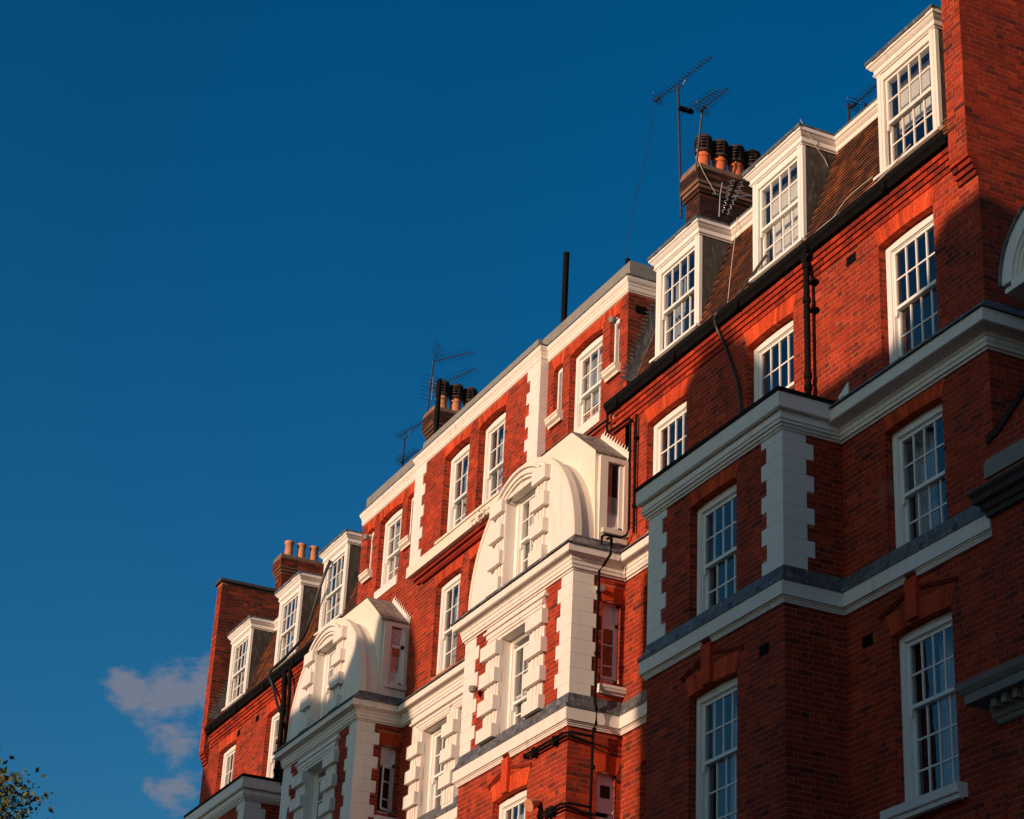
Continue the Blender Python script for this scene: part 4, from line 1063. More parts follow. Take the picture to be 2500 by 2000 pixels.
    wf.box(FH2, a0-.13, a0, -.05, .03, 14.0, 15.50); wf.box(FH2, a1, a1+.07, -.05, .03, 14.0, 15.50); wf.box(FH2, a0, a1, -.05, .03, c1, 15.50); wf.box(FH2, a0, a1, -.05, .03, 14.0, c0)
    wf.box(FH2, a0-.08, a1+.10, -.05, .075, c0-.10, c0-.03)
    wd = part('hood_window', wf, 'cream_render', CW)
    gl2 = MB(); gl2.box(FH2, a0, a1, -.046, -.042, c0, c1); part('shade_panel', gl2, 'room_shade', wd)  # flat near-black panel; the unlit room's shade is put into its colour
    pn = MB(); pn.box(FH2, a0+.0, a1-.06, -.025, -.022, c0+.03, c1-.02); part('pane', pn, 'window_glass', wd)
    fr_ = MB(); fr_.box(FH2, a1-.07, a1, -.04, .0, c0, c1); fr_.box(FH2, a0, a1, -.04, .0, c0, c0+.04)
    if louvre:
        fr_.box(FH2, a0, a1, -.04, .0, 15.02, 15.09); fr_.box(FH2, a0, a0+.04, -.04, .0, c0, 15.05)
        for i in range(8): fr_.box(FH2, a0+.02, a1-.02, -.035, -.012, 15.12+i*.034, 15.138+i*.034)
    part('sash', fr_, 'white_paint', wd)
white_bay(0, 0, 'purple', 'blind'); white_bay(-8.42, 1, 'none', 'shutter')
# main-wall second floor, between the bays: white surrounds and entablature
FM = Frame((0, 0, 0), 'F')
for a0, a1 in ((-13.57, -13.10), (-12.06, -11.59), (-10.55, -10.08)):
    pl = MB(); pl.box(F0, a0, a1, -.15, .03, 11.55, 13.20); [pl.box(F0, a0+.08+i*.11, a0+.155+i*.11, .03, .045, 11.6, 13.19) for i in range(3)]; part('pilaster', pl, 'white_stucco', CW)
    z = 13.0
    while z > 11.7:
        k = MB(); k.box(F0, a0-.005, a1+.005, -.02, .115, z-.225, z); part('rusticated_block', k, 'white_stucco', CW); z -= .45
pl = MB(); pl.box(F0, -10.08, -9.48, -.02, .03, 11.55, 13.2); pl.box(F0, -13.57, -9.48, -.15, .03, 13.2, 13.6); part('white_facing', pl, 'white_stucco', CW)
for lo, hi, sd in ((-13.10, -12.06, 51), (-11.59, -10.55, 52)):
    sash_window(CW, F0, lo, hi, 11.6, 13.19, reveal=.15, cols=3, inside='drape' if sd == 51 else 'right', seed=sd, rise=0, head=.05, cas=.07)
    e_ = MB(); e_.box(F0, lo-.12, hi+.12, -.02, .045, 13.22, 13.26)
    e_.box(F0, lo-.16, hi+.16, -.02, .055, 13.26, 13.31); e_.box(F0, lo-.22, hi+.22, -.02, .07, 13.31, 13.36); part('lintel', e_, 'white_stucco', CW)
e_ = MB(); e_.box(F0, -13.60, -9.5, -.02, .085, 13.40, 13.44); e_.box(F0, -13.58, -9.5, -.02, .06, 13.44, 13.5); part('entablature', e_, 'white_stucco', CW)
cp_ = [(-5.71, 0), (-5.71, -.87), (-9.47, -.87), (-9.47, 0), (-14.13, 0), (-14.13, -.87), (-17.83, -.87), (-17.83, 0.0)]
le, st = main_profile(.19, 13.87, 13.755, 14.09)
cornice(CW, 'cornice', [(-5.60, 0)]+cp_[0:1]+cp_[1:], le, st)
q = MB(); q.box(ID, -9.4, -5.78, -.85, .0, 13.9, 13.96); q.box(ID, -17.8, -14.2, -.85, .0, 13.9, 13.96); part('bay_roof', q, 'lead_sheet', CW)
q = MB(); q.sweep([(-5.71, 0), (-5.71, -.87), (-9.47, -.87)], [(.0, 13.93), (.012, 13.93), (.012, 14.10), (.0, 14.10)]); part('lead_upstand', q, 'lead_sheet', CW)
band(CW, cp_[:4]+[(-13.9, 0)], .075)
band_mould(CW, [(-5.71, 0), (-5.71, -.87), (-7.56, -.87)], .085); band_mould(CW, [(-7.78, -.87), (-9.47, -.87), (-9.47, 0), (-13.9, 0)], .085)
lead_rolls(CW, Frame((0, -.87, 0), 'F'), -9.4, -5.8, .20, 13.89, .7); lead_rolls(CW, Frame((0, -.87, 0), 'F'), -9.4, -5.8, .08, 11.46, .66)
# black waste pipes
pp = MB(); Xp = -5.60
pp.tube([(-7.6, -.07, 16.47), (-6.30, -.07, 16.45)], .02, 8); pp.tube([(-6.30, -.08, 16.60), (-6.30, -.08, 16.24), (-6.24, -.08, 16.19), (-5.58, -.08, 16.165), (-5.535, -.08, 16.12), (-5.50, -.08, 14.3), (-5.53, -.10, 14.20), (-5.60, -.16, 14.165), (-5.62, -.42, 14.165), (-5.62, -.465, 14.12), (-5.62, -.468, 14.0)], .02, 8)
pp.tube([(-5.40, -.05, 16.16), (-5.40, -.05, 14.2)], .02, 8)
for z in (15.75, 14.62): pp.tube([(-5.40, -.05, z), (-5.40, -.05, z+.04)], .04, 8)
pp.tube([(-5.62, -.30, 14.15), (-5.62, -.30, 13.95)], .018, 8)
pp.tube([(-5.50, -.45, 14.04), (-5.47, -.42, 14.06), (-5.45, -.40, 14.02), (-5.45, -.40, 13.80), (-5.53, -.47, 13.63), (-5.60, -.505, 13.56), (-5.60, -.51, 11.52), (-5.58, -.49, 11.45), (-5.58, -.49, 11.21), (-5.61, -.52, 11.12), (-5.62, -.53, 8.8)], .022, 8)
for z in (13.2, 12.25, 11.1, 10.55, 9.6): pp.tube([(-5.60, -.51, z), (-5.60, -.51, z+.05)], .033, 8)
for z0, x_ in ((11.02, -6.99), (9.99, -6.44)):
    pp.tube([(-5.60, -.52, z0), (-5.62, -.86, z0+.01), (-5.70, -.95, z0), (x_, -.93, z0+.01)], .02, 7); pp.tube([(-5.60, -.52, z0-.11), (-5.63, -.86, z0-.03), (-5.70, -.95, z0-.05), (x_+.08, -.93, z0-.04)], .018, 7)
    pp.tube([(x_+.0, -.93, z0+.01), (x_+.05, -.93, z0-.04)], .03, 7); pp.box(ID, -6.05, -5.97, -.96, -.88, z0-.09, z0+.04); pp.box(ID, x_+.28, x_+.36, -.96, -.88, z0-.09, z0+.04)
part('waste_pipe', pp, 'black_iron', CW, smooth=True)
for x, y, z0, z1, r in ((-9.6, .7, 18.9, 21.35, .055), (-14.95, .6, 18.9, 21.1, .05), (-6.95, .55, 18.9, 19.85, .035)):
    f = MB(); f.tube([(x, y, z0), (x, y, z1)], r, 14); f.tube([(x, y, z1-.02), (x, y, z1+.012)], r*1.06, 14); f.tube([(x, y, z0+.75), (x, y, z0+.95)], r*1.25, 14); part('flue_pipe', f, 'black_iron', CW, smooth=True)

# ================================================================== LEFT WING
LW = thing('mansion_block', 'farthest red brick wing with three dormers, a tall end gable wall and a flat-topped bay', 'building', (-21.5, 0, 0))
lh_, ln_ = [], []
for a0, a1, sd in ((-25.05, -23.90, 61), (-21.90, -20.73, 62)):
    h_, g_ = opening(LW, F0, a0, a1, 14.1, 15.90, 16.165, inside='left', seed=sd, cols=4); lh_.append(h_); ln_.append(g_)
brick_wall(LW, F0, -26.2, -17.83, 11.5, 16.5, lh_, ln_+[(-23.6, -20.1, 0, 14.0)], cb=12.3, ref=-26.2, inset=(True, False))
q = MB(); q.box(ID, -26.2, -17.83, .02, .6, 0, 11.6); q.box(ID, -26.19, -26.0, .02, 9, 0, 16.4); part('lower_wall', q, 'distant_brickwork', LW)
air_brick(LW, F0, -23.79, 16.02); air_brick(LW, F0, -22.55, 16.02)
corbel_courses(LW, -25.86, -17.03); gutter(LW, -25.84, -17.05)
DL = [(-25.46, -24.12), (-22.24, -20.91), (-19.55, -18.21)]
dormer(LW, *DL[0], 4, 'drape', cols=4); dormer(LW, *DL[1], 5, 'drape'); dormer(LW, *DL[2], 6, 'drape')
mansard(LW, -25.85, -17.03, DL); roof_edge(LW, -25.85, -17.03)
sawtooth(LW, -25.85, 16.9, 18.3, 1)
FG = Frame((-25.85, 0, 0), 'R'); brick_wall(LW, FG, -.14, 2.6, 16.125, 20.3, ref=-.14, inset=(True, False), mat='dark_brick', mortar='sooty_mortar'); brick_wall(LW, Frame((0, -.14, 0), 'F'), -26.2, -25.85, 16.125, 20.3, ref=-25.85, mirror=True)  # flank takes the darker brick and mortar mixes, front strip stays red
q = MB(); q.box(ID, -26.19, -25.86, -.13, 2.58, 16.13, 20.29); part('gable_wall', q, 'distant_brickwork', LW)
q = MB(); y = -.2
for i in range(5): q.box(ID, -26.27, -25.78, y, y+.555, 20.30, 20.37); y += .565
part('coping', q, 'slate_coping', LW)
pc = MB()
for k in range(4): pc.box(F0, -26.2, -25.85, -.02, .034*(k+1), 15.846+.076*k, 15.91+.076*k, .4)
part('corbel_bricks', pc, 'red_brick', LW, stuff=True)
# flat-topped bay
FLB = Frame((0, -.87, 0), 'F'); xa, xb = -23.62, -20.12
hL, gL = opening(LW, FLB, -22.45, -21.3, 11.6, 13.25, 13.475, inside='left', seed=63)
brick_wall(LW, FLB, xa, xb, 11.6, 13.6, [hL], [gL, quoin_gap(xa, -1, zq), quoin_gap(xb, 1, zq)], cb=12.3, ref=xb, mirror=True)
def rg3(z):
    k = 0 if z > zq-.168 else 1+int((zq-.168-z)/.2205); return (-.89, -.87+wrr[k % 2]-.004)
brick_wall(LW, Frame((xb, 0, 0), 'R'), -.87, 0, 11.6, 13.6, (), [rg3], cb=12.3, ref=-.87, inset=(True, False))
quoins(LW, xb, -.87, 11.9, zq, 1); quoins(LW, xa, -.87, 11.9, zq, -1)
q = MB(); q.box(ID, xa+.01, xb-.01, -.86, 0, 0, 11.6); q.box(ID, xa+.01, xa+.1, -.86, 0, 11.6, 13.9); part('bay_flank', q, 'distant_brickwork', LW)
bp = [(xb, .02), (xb, -.87), (xa, -.87), (xa, .02)]
cornice(LW, 'bay_cornice', bp, None, [(-.3, 13.92), (.148, 13.92), (.148, 13.712), (.13, 13.70), (.075, 13.708), (.083, 13.69), (.085, 13.66), (.100, 13.60), (.100, 13.585), (.085, 13.575), (.083, 13.54), (.06, 13.535), (.055, 13.50), (.035, 13.495), (.03, 13.47), (-.01, 13.47)])
c = MB(); c.sweep(bp, [(-.3, 13.975), (.165, 13.975), (.165, 13.921), (-.3, 13.921)]); c.face([(xb-.2, .02, 13.974), (xb-.2, -.7, 13.974), (xa+.2, -.7, 13.974), (xa+.2, .02, 13.974)]); part('bay_roof', c, 'bitumen_black', LW)
cornice(LW, 'cornice', [(-17.83, 0), (-20.1, 0)], *main_profile(.2, 13.87, 13.745, 14.08))
dp = MB()
for X, r in ((-20.55, .06), (-20.22, .04)):
    dp.tube([(X-.15, -.10, 16.5), (X-.05, -.13, 16.2), (X, -.12, 15.9), (X, -.12, 13.2)], r, 10)
    for z in (15.6, 14.9, 14.3): dp.tube([(X, -.12, z), (X, -.12, z+.06)], r*1.3, 10)
dp.tube([(-20.18, -.12, 14.95), (-19.6, -.35, 14.95), (-19.35, -.5, 15.0)], .03, 8)
part('downpipe', dp, 'black_iron', LW, smooth=True)

# chimney stacks, each standing on a party wall
chimney(CW, -6.68, -6.22, 1.5, 3.05, 18.7, 21.08, 21.62, 4, 'hood')
chimney(CW, -17.66, -17.20, 1.5, 2.75, 18.7, 21.13, 21.68, 3, 'pale')
chimney(LW, -26.86, -26.42, 1.5, 2.9, 18.0, 21.05, 21.55, 3, 'plain', mat='dark_brick', mort='sooty_mortar')
# ================================================================== NEIGHBOUR at the right edge
NB = thing('gabled_house', 'dark brick neighbour with swept gable, dentilled cornice and arched stone window at the right edge', 'building', (6, 0, 0))
FN = Frame((0, -.10, 0), 'F')
def rake(x): return 12.30 + .62*max(0, x-3.10)**1.35
pts = [(3.04, 0), (9, 0), (9, rake(9))] + [(3.10+(9-3.10)*(1-i/14), rake(3.10+(9-3.10)*(1-i/14))) for i in range(1, 15)] + [(3.04, 12.30)]
def nclip(z):
    if z < 12.30: return (3.04, 4.6)
    x = 3.10+((z-12.30)/.62)**(1/1.35); return (x, 4.6) if x < 4.5 else None
brick_wall(NB, FN, 3.04, 4.6, 0, 14.0, (), [(2.9, 4.6, 11.80, 12.02), (2.9, 4.6, 11.3, 11.72), (2.9, 4.6, 8.9, 9.46)], clip=nclip, cb=CBR, ref=3.04, poly=pts, tone=(0, .8))
q = MB(); q.prism(FN, pts, -.5, -.012); part('gable_core', q, 'distant_brickwork', NB)
q = MB()
for i in range(20):
    xa_, xb_ = 3.06+i*.21, 3.06+(i+1)*.21-.012; q.prism(FN, [(xa_, rake(xa_)-.09), (xa_, rake(xa_)+.01), (xb_, rake(xb_)+.01), (xb_, rake(xb_)-.09)], -.52, .03, .3)
part('coping_bricks', q, 'sooty_brick', NB, stuff=True)
q = MB(); q.prism(FN, [(3.00, 11.80), (6, 11.80), (6, 12.02), (3.04, 12.02), (3.00, 11.98)], -.05, .03); part('stone_block', q, 'grey_render', NB)
q = MB(); q.sweep([(9, -.10), (3.06, -.10), (3.06, .2)], [(-.02, 11.72), (.10, 11.70), (.19, 11.63), (.19, 11.60), (.15, 11.55), (.15, 11.49), (.10, 11.46), (.08, 11.40), (.05, 11.38), (.045, 11.32), (-.01, 11.31)]); part('string_course', q, 'sooty_clay', NB)
q = MB(); q.sweep([(9, -.10), (3.06, -.10), (3.06, .2)], [(-.02, 9.46), (.34, 9.40), (.363, 9.39), (.34, 9.33), (.30, 9.28), (.285, 9.27), (.285, 9.17), (.10, 9.16), (.10, 9.06), (.09, 9.05), (.075, 9.0), (.055, 8.985), (.05, 8.95), (.03, 8.93), (-.01, 8.92)]); part('dentil_cornice', q, 'grey_render', NB)
x = 3.12
for i in range(7):
    d_ = MB(); d_.box(FN, x, x+.075, .09, .21, 9.065, 9.16); part('dentil', d_, 'grey_render', NB); x += .185
# arched stone window
cx, cz = 4.36, 14.05; ar = MB()
def ring(mb, r0, r1, b0, b1, n=28):
    for i in range(n):
        t0, t1 = math.pi*i/n, math.pi*(i+1)/n
        mb.prism(FN, [(cx+r0*math.cos(t0), cz+r0*math.sin(t0)), (cx+r1*math.cos(t0), cz+r1*math.sin(t0)), (cx+r1*math.cos(t1), cz+r1*math.sin(t1)), (cx+r0*math.cos(t1), cz+r0*math.sin(t1))], b0, b1)
aw = MB(); ring(aw, .70, .885, -.45, 0); a_ = part('stone_arch', aw, 'white_stone', NB)
aw = MB(); ring(aw, .66, .70, -.45, -.03); ring(aw, .62, .66, -.45, -.06); ring(aw, .59, .62, -.45, -.09); aw.box(FN, cx-.80, cx+.80, -.45, .03, 13.90, 13.96); aw.box(FN, cx-.72, cx+.72, -.45, .0, 13.96, 14.05); part('arch_moulding', aw, 'white_stucco', a_)
aw = MB(); ring(aw, .885, .915, -.47, .03); part('lead_edging', aw, 'lead_sheet', a_)
aw = MB(); aw.prism(FN, [(cx+.60*math.cos(math.pi*i/20), cz+.60*math.sin(math.pi*i/20)) for i in range(21)], -.3, -.2); part('window', aw, 'white_paint', a_)
aw = MB(); aw.box(FN, 4.18, 9, -3, -.5, 0, 14.0); aw.box(FN, 4.05, 9, -.5, -.02, 12.8, 13.9); part('wall', aw, 'distant_brickwork', NB)

# ================================================================== AERIALS, CABLES, SMALL FITTINGS
def yagi(root, p0, p1, n, half, vert=False, taper=.35, reflector=True, r=.0045, boomr=.011):
    p0, p1 = Vector(p0), Vector(p1); d = (p1-p0).normalized(); e = Vector((0, 0, 1)) if vert else d.cross(Vector((0, 0, 1))).normalized()
    b_ = MB(); b_.tube([p0, p1], boomr, 6); part('boom', b_, 'antenna_metal', root)
    base = MB(); base.tube([-e*half, e*half], r, 5); me = base.mesh('element', 'antenna_metal')
    for i in range(n):
        t_ = (i+.6)/n; o = bpy.data.objects.new('element', me); place(o, root, p0+(p1-p0)*t_); s_ = 1-taper*t_; o.scale = tuple(1 if abs(c) < .2 else s_ for c in e) if not vert else (1, 1, s_)
    if reflector:
        rf = MB(); c = p0
        for k in (-2, -1, 0, 1, 2):
            q = c+Vector((0, 0, 1))*(k*.055); back = d*(-.03*abs(k)*-1.0)
            rf.tube([q+back-e*half*1.0, q+back+e*half*1.0], .005, 5)
        for s_ in (-1, 1): rf.tube([c+e*half*s_*.98+Vector((0, 0, -.11))+d*.06, c+e*half*s_*.98, c+e*half*s_*.98+Vector((0, 0, .11))+d*.06], .005, 5)
        rf.tube([c-d*.02, c+d*.10], .028, 6)
        part('reflector', rf, 'antenna_metal', root)
A = thing('tv_aerial', 'tall mast carrying two aerials, clamped beside the stack with four hooded pots', 'aerial', (-7.01, 1.6, 21.0), 'rooftop aerials')
mp_ = MB(); mp_.tube([(-7.01, 1.6, 21.02), (-7.10, 1.6, 22.4), (-7.19, 1.6, 23.86)], .022, 8); part('mast', mp_, 'antenna_metal', A, smooth=True)
mp_ = MB(); [mp_.tube([(-7.02, 1.6, z), (-6.66, 1.58, z)], .012, 6) for z in (21.22, 21.33)]; [mp_.tube([(-7.10, 1.6, z), (-6.3, 1.5, z+.12)], .004, 4) for z in (21.95, 22.05)]; part('bracket', mp_, 'antenna_metal', A)
yagi(A, (-7.82, 1.508, 23.89), (-6.18, 1.689, 23.89), 17, .10, taper=.15)
mp_ = MB(); mp_.tube([(-7.30, 1.57, 23.87), (-7.28, 1.57, 23.78), (-7.20, 1.58, 23.77), (-7.0, 1.6, 23.76), (-6.95, 1.61, 23.84), (-6.95, 1.61, 23.88)], .011, 6); part('cradle_arm', mp_, 'antenna_metal', A)
yagi(A, (-7.10, 1.625, 23.22), (-6.17, 1.801, 23.22), 11, .13, reflector=False, taper=.2)
mp_ = MB(); mp_.box(ID, -7.0, -6.93, 1.50, 1.78, 23.19, 23.25); part('junction_box', mp_, 'black_iron', A)
A = thing('tv_aerial', 'short leaning aerial strapped to the front of the stack with four hooded pots', 'aerial', (-6.2, 1.43, 21.5), 'rooftop aerials')
mp_ = MB(); mp_.tube([(-6.22, 1.42, 21.45), (-6.04, 1.435, 22.58)], .018, 8); part('mast', mp_, 'antenna_metal', A, smooth=True)
yagi(A, (-6.02, 1.40, 22.58), (-5.25, 1.46, 22.58), 11, .13, taper=.15)
A = thing('tv_aerial', 'pale looped aerial leaning against the dark stack behind the middle dormer', 'aerial', (-6.05, 1.86, 20.6), 'rooftop aerials')
mp_ = MB(); mp_.tube([(-6.02, 1.84, 20.60), (-5.98, 2.08, 21.33)], .018, 6); part('boom', mp_, 'black_iron', A)
for sg in (-1, 1):
    zg = MB(); P = []
    for i in range(29):
        t_ = i/28; o_ = (.10*(.45+.55*t_)*(1.0+.5*math.sin(i*math.pi/2)))*sg; P.append((-5.95, 1.84+.24*t_+o_*1.0, 20.62+.72*t_))
    zg.tube(P, .010, 6); part('loop', zg, 'pale_metal', A, smooth=True)
mp_ = MB(); mp_.tube([(-6.0, 1.75, 20.55), (-5.95, 1.74, 20.95), (-5.95, 1.78, 21.2)], .009, 6); mp_.tube([(-5.95, 1.60, 20.93), (-5.95, 1.75, 20.95)], .009, 6); mp_.tube([(-5.9, 1.95, 20.95), (-5.9, 2.35, 21.1), (-5.9, 2.36, 20.9)], .009, 6); part('stay', mp_, 'pale_metal', A)
A = thing('tv_aerial', 'small aerial on a short rusty mast behind the spiked railing beside the nearest dormer', 'aerial', (-1.38, 1.2, 18.93), 'rooftop aerials')
mp_ = MB(); mp_.tube([(-1.38, 1.2, 18.93), (-1.36, 1.2, 19.88)], .02, 8); part('mast', mp_, 'sooty_brick', A); yagi(A, (-1.38, 1.276, 19.86), (-.5, 1.262, 19.86), 13, .11, taper=.1)
A = thing('tv_aerial', 'thin mast with two spiky black aerials beside the pots over the central parapet', 'aerial', (-18.03, 1.6, 21.8), 'rooftop aerials')
mp_ = MB(); mp_.tube([(-18.03, 1.6, 21.5), (-17.78, 1.6, 23.1)], .02, 8); part('mast', mp_, 'antenna_metal', A); yagi(A, (-17.83, 1.625, 23.1), (-16.99, 2.18, 23.1), 13, .26, taper=.3, r=.004, reflector=False)
yagi(A, (-17.6, 1.55, 23.05), (-17.55, 1.6, 23.4), 5, .3, taper=0, reflector=False)
A = thing('tv_aerial', 'spiky black aerial fixed to the top of the thick flue pipe', 'aerial', (-15.0, .6, 21.1), 'rooftop aerials')
yagi(A, (-15.5, .60, 21.12), (-14.15, 1.02, 21.12), 13, .22, taper=.3, r=.004, reflector=False)
g_ = MB(); g_.tube([(-15.30, .6, 21.35), (-15.30, .6, 20.8)], .009, 5); [g_.tube([(-15.31, .35, 20.8+i*.09), (-15.29, .85, 20.8+i*.09)], .004, 4) for i in range(7)]; part('grid_reflector', g_, 'antenna_metal', A)
A = thing('tv_aerial', 'leftmost mast with a curved-arm aerial and a second one low on it, behind the parapet', 'aerial', (-20.17, 2.0, 19.0), 'rooftop aerials')
mp_ = MB(); mp_.tube([(-20.17, 2.0, 19.2), (-20.19, 2.0, 22.3)], .022, 8); part('mast', mp_, 'antenna_metal', A); yagi(A, (-20.23, 1.84, 22.3), (-19.15, 2.01, 22.3), 12, .13, taper=.2, reflector=False)
yagi(A, (-20.16, 1.967, 21.7), (-19.37, 2.02, 21.7), 12, .16, taper=.2)
mp_ = MB(); mp_.tube([(-20.1, 1.88, 22.28), (-19.95, 1.9, 22.15), (-19.75, 1.92, 22.17), (-19.68, 1.93, 22.28)], .011, 6); part('cradle_arm', mp_, 'antenna_metal', A)
# cables
def cable(pts, r, mat, label, nm='cable'):
    P = [Vector(p) for p in pts]; Q = []
    for i in range(len(P)-1):
        a, b_, c, d = P[max(i-1, 0)], P[i], P[i+1], P[min(i+2, len(P)-1)]
        for k in range(6):
            t_ = k/6; Q.append(.5*((2*b_)+(c-a)*t_+(2*a-5*b_+4*c-d)*t_*t_+(3*b_-a-3*c+d)*t_**3))
    Q.append(P[-1]); mb = MB(); mb.tube(Q, r, 6); return single(nm, mb, mat, label, 'cable', smooth=True)
cable([(-2.05, .20, 17.36), (-2.3, .10, 17.1), (-2.56, -.02, 16.82), (-2.78, -.18, 16.66), (-2.86, -.16, 16.5), (-2.80, -.06, 16.2), (-2.70, -.05, 15.98), (-2.52, -.06, 15.62), (-2.42, -.05, 15.3), (-2.36, -.05, 14.9), (-2.33, -.06, 14.2)], .021, 'black_cable', 'thick black cable sagging over the gutter and down the shaded wall')
cable([(-19.1, .12, 18.55), (-19.27, .03, 18.1), (-19.6, .0, 17.5), (-20.0, -.02, 17.1), (-20.8, -.06, 16.92), (-21.3, -.12, 16.82), (-21.5, -.2, 16.7), (-21.35, -.13, 16.4), (-20.95, -.13, 15.9), (-20.6, -.16, 15.6)], .035, 'black_cable', 'thick black cable looping down beside the farther dormers to the downpipes')
cable([(-.9, .05, 18.95), (-.96, .35, 18.62), (-1.03, .60, 18.3), (-1.1, .35, 17.5), (-1.12, .1, 16.95)], .006, 'pale_cable', 'thin pale wire hanging down the side of the middle dormer')
cable([(-3.55, .62, 18.9), (-3.5, .55, 18.5), (-3.2, .3, 17.7), (-3.0, .12, 16.95)], .006, 'pale_cable', 'thin pale wire crossing the tiles beside the dormer nearest the central block')
cable([(1.75, -.02, 17.0), (1.3, -.10, 16.78), (.6, -.10, 16.74), (-.2, -.06, 16.80), (-.9, -.09, 16.72), (-1.6, -.10, 16.70), (-2.3, -.05, 16.78), (-2.45, -.02, 16.70)], .008, 'pale_cable', 'pale wire draped along the gutter under the nearest dormers')
cable([(.9, -.02, 16.98), (.4, -.08, 16.9), (.0, -.10, 16.74), (-.6, -.09, 16.7), (-1.3, -.1, 16.7)], .006, 'pale_cable', 'second thin wire at the foot of the nearest dormer')
cable([(-7.80, 1.5, 23.85), (-7.78, 1.3, 22.6), (-7.7, 1.0, 21.2), (-7.6, .8, 19.6), (-7.5, .6, 18.95)], .0045, 'black_cable', 'hairline wire falling straight from the tall aerial')
cable([(-9.3, .0, 19.12), (-9.35, -.12, 18.5), (-9.6, -.16, 17.5), (-9.9, -.16, 16.6)], .005, 'black_cable', 'thin black wire hanging across the proud brick panel by the quoins')
cable([(-6.2, 1.42, 21.9), (-6.13, 1.48, 21.5), (-6.10, 1.75, 21.05)], .005, 'pale_cable', 'thin wire from the hooded pots to the looped aerial')
# fittings
def lamp(x, y, z, label):
    mb = MB(); mb.tube([(x, y, z), (x-.02, y-.10, z+.0)], .045, 10); t_ = thing('wall_light', label, 'lamp', (x, y, z)); part('lamp_body', mb, 'sooty_clay', t_)
    mb = MB(); mb.tube([(x+.02, y-.06, z+.02), (x+.06, y-.22, z-.06)], [.05, .095], 14); part('lamp_shade', mb, 'pale_terracotta', t_, smooth=True)
lamp(-6.50, -.87, 10.18, 'small conical wall lamp on sunlit brick under the lower white band')
def camera_unit(x, y, z, label):
    t_ = thing('security_camera', label, 'camera', (x, y, z)); mb = MB(); mb.tube([(x, y+.06, z+.06), (x, y, z+.03)], .02, 8); part('bracket', mb, 'white_paint', t_)
    mb = MB(); mb.tube([(x-.06, y+.02, z+.02), (x+.05, y-.08, z-.02)], .05, 12); mb.lathe(x+.04, y-.06, [(.005, z-.09), (.045, z-.07), (.06, z-.02), (.055, z+.02)], 12); part('housing', mb, 'grey_render', t_, smooth=True)
camera_unit(-8.80, -.98, 12.56, 'round security camera on brick left of the upper surround of the nearer white bay')
camera_unit(-16.5, -.06, 18.10, 'white security camera in the leftmost narrow window of the central block')
camera_unit(-6.20, -.06, 18.16, 'dark security camera in the narrow window next to the mansard')
mb = MB(); mb.box(ID, -5.70, -5.62, -.47, -.39, 13.28, 13.35); single('alarm_box', mb, 'white_paint', 'small white box fixed to the top quoins on the flank of the nearer white bay', 'box')
pl_ = MB(); rnd = random.Random(2)
for i in range(60):
    x = -10.6+rnd.gauss(0, .18); z = 16.30+rnd.uniform(-.06, .14); y = -.2-rnd.random()*.1; a = rnd.random()*6; s_ = .04+rnd.random()*.04
    pl_.face([(x, y, z), (x+s_*math.cos(a), y-.02, z+s_*math.sin(a)), (x+s_*math.cos(a+.5)*.8, y, z+s_*math.sin(a+.5)*.8)], rnd.random())
single('weed', pl_, 'brown_leaf', 'dry brown weed sprouting under the white sill band', 'plant')

# ================================================================== TREE
def make_tree(x, y, H, label, seed=3):
    H0 = H; H = 16.0
    rnd = random.Random(seed); t_ = thing('broadleaf_tree', label, 'tree', (x, y, .12)); tk = MB(); tips = []
    def branch(p, d, L_, r, k):
        q = p+d*L_; mid = p+d*L_*.5+Vector((rnd.gauss(0, .06), rnd.gauss(0, .06), 0))*L_
        tk.tube([p, mid, q], [r, r*.8, r*.6], 7)
        if k == 0: tips.append(q); return
        for i in range(3 if k > 1 else 4):
            nd = (d+Vector((rnd.gauss(0, .5), rnd.gauss(0, .5), rnd.gauss(.15, .3)))).normalized(); branch(q, nd, L_*rnd.uniform(.6, .8), r*.58, k-1)
        tips.append(q)
    branch(Vector((x, y, .1)), Vector((0, 0, 1)), H*.34, .28, 4); part('trunk', tk, 'bark', t_)
    lf = MB()
    for p in tips:
        if p.z < H*.35: continue
        for i in range(150):
            o_ = Vector((rnd.gauss(0, .38), rnd.gauss(0, .38), rnd.gauss(0, .34))); c = p+o_
            a = Vector((rnd.gauss(0, 1), rnd.gauss(0, 1), rnd.gauss(0, 1))).normalized(); b_ = a.cross(Vector((rnd.gauss(0, 1), rnd.gauss(0, 1), 1))).normalized(); s_ = rnd.uniform(.06, .12)
            tn = min(1, max(0, rnd.gauss(.45, .28))); lf.face([c-a*s_, c+b_*s_*.55, c+a*s_, c-b_*s_*.55], tn)
    top = max(v[2] for v in lf.v); k_ = (H0-.1)/(top-.1)
    for o_ in t_.children: o_.data.transform(Matrix.Translation((x, y, .1)) @ Matrix.Scale(k_, 4) @ Matrix.Translation((-x, -y, -.1)))
    lf.v = [(x+(v[0]-x)*k_, y+(v[1]-y)*k_, .1+(v[2]-.1)*k_) for v in lf.v]
    part('crown', lf, 'leaf', t_, stuff=True); return t_
TX, TY, TH = -38.1, -1.9, 18.9
make_tree(TX, TY, TH, 'green and brown leafy tree top at the lower left corner', 3)

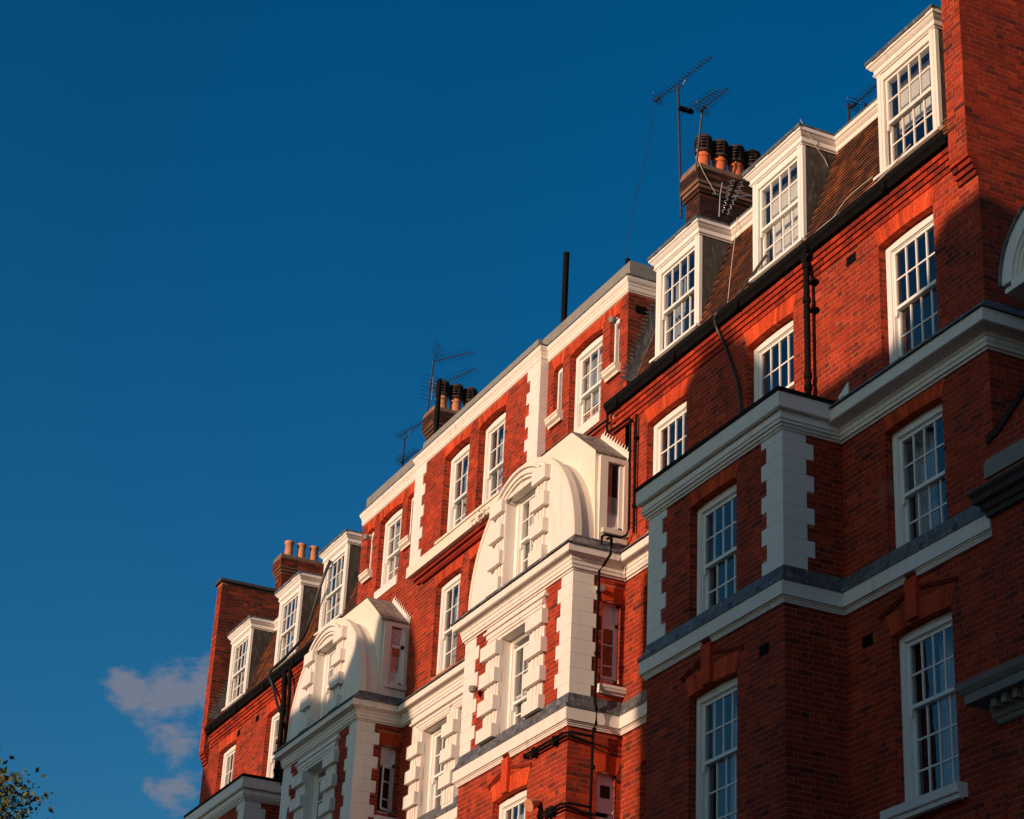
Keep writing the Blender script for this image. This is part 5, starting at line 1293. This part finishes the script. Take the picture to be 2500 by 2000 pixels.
# ================================================================== OPPOSITE SIDE OF THE STREET (outside the view, it throws the long evening shadow)
SX, SZ = -sv.x/sv.y, -sv.z/sv.y          # shift per metre towards -y
def opp(name, label, eq, depth=9, y=-24.0, cat='building'):
    """eq: outline given where its shadow meets the facade plane"""
    t_ = thing(name, label, cat, (eq[0][0]+24*SX, y, 0)); poly = [(x-y*SX, z-y*SZ) for x, z in eq]
    ox, oz = [p[0] for p in poly], [p[1] for p in poly]; poly = [(max(ox), 0), (min(ox), 0)] + poly if poly[0][0] < poly[-1][0] else poly
    mb = MB(); n = len(poly); k = 0; sh = Vector((SX*depth, -depth, 0))
    f = [Vector((a, y, c)) for a, c in poly]; bk = [p+sh for p in f]
    mb.face(f); mb.face(list(reversed(bk)))
    for i in range(n): j = (i+1) % n; mb.face([f[i], bk[i], bk[j], f[j]])
    part('wall', mb, 'distant_brickwork', t_)
    return t_, min(ox), max(ox), min(oz)
def opp_windows(t_, x0, x1, ztop, y=-24.0):
    fr_ = MB(); gl_ = MB(); z = 3.4; Fq = Frame((0, y, 0), 'F', n=(0, 1, 0))
    me = None; x = x0+1.2
    while z+1.9 < ztop-.8:
        x = x0+1.2
        while x+1.1 < x1-.6:
            w_ = MB()
            w_.box(Fq, x, x+1.1, -.02, .05, z, z+.06); w_.box(Fq, x, x+1.1, -.02, .04, z+1.74, z+1.8); w_.box(Fq, x, x+.07, -.02, .04, z, z+1.8); w_.box(Fq, x+1.03, x+1.1, -.02, .04, z, z+1.8); w_.box(Fq, x+.07, x+1.03, -.02, .03, z+.87, z+.93); w_.box(Fq, x+.53, x+.57, -.02, .02, z, z+1.8)
            wn = part('window', w_, 'white_paint', t_); g_ = MB(); g_.box(Fq, x+.07, x+1.03, .002, .01, z+.06, z+1.74); part('pane', g_, 'black_iron', wn); x += 2.6
        z += 3.0
t_, a, b_, c_ = opp('opposite_house', 'brick house across the street, stepped roofline and broad chimney, outside the view on the right', [(-5.2, 13.5), (-4.1, 13.6), (-4.05, 14.2), (-1.4, 14.4), (1.0, 14.45), (1.1, 14.6), (2.4, 15.62), (14, 15.62)])
opp_windows(t_, a, b_, 18.9)
q = MB(); poly = [(-4.0, 13.0), (-3.97, 15.9), (-3.75, 16.18), (-3.4, 16.33), (-2.8, 16.33), (-2.3, 16.03), (-1.5, 14.9), (-1.4, 13.0)]
q.prism(Frame((0, -24.02, 0), 'F', n=(0, 1, 0)), [(x+24.02*SX, z+24.02*SZ) for x, z in poly], -.9, 0); part('chimney_stack', q, 'distant_brickwork', t_)
t_, a, b_, c_ = opp('opposite_house', 'brick house across the street with a rounded corner turret, outside the view on the left', [(-27.5, 17.4), (-26.1, 15.8), (-25.2, 14.9), (-24.8, 14.45), (-17.5, 14.47), (-15.2, 14.44), (-13.63, 14.45)])
opp_windows(t_, a, b_, 18.9)
q = MB(); poly = [(-15.3, 14.0), (-15.2, 14.44), (-14.65, 14.96), (-14.4, 15.42), (-14.3, 15.7), (-14.1, 15.6), (-13.9, 15.3), (-13.72, 14.9), (-13.63, 14.3), (-13.63, 14.0)]
q.prism(Frame((0, -24.02, 0), 'F', n=(0, 1, 0)), [(x+24.02*SX, z+24.02*SZ) for x, z in poly], -.9, 0); part('turret', q, 'distant_brickwork', t_)
t_, a, b_, c_ = opp('opposite_house', 'low brick building filling the gap across the street, outside the view', [(-13.6, 6.2), (-5.25, 6.2)], depth=7)
opp_windows(t_, a, b_, 10.0)

finish_bricks(RW); finish_bricks(CW); finish_bricks(LW); finish_bricks(NB, 60)
for o in bpy.data.objects:
    if 'base' in o.keys(): del o['base']
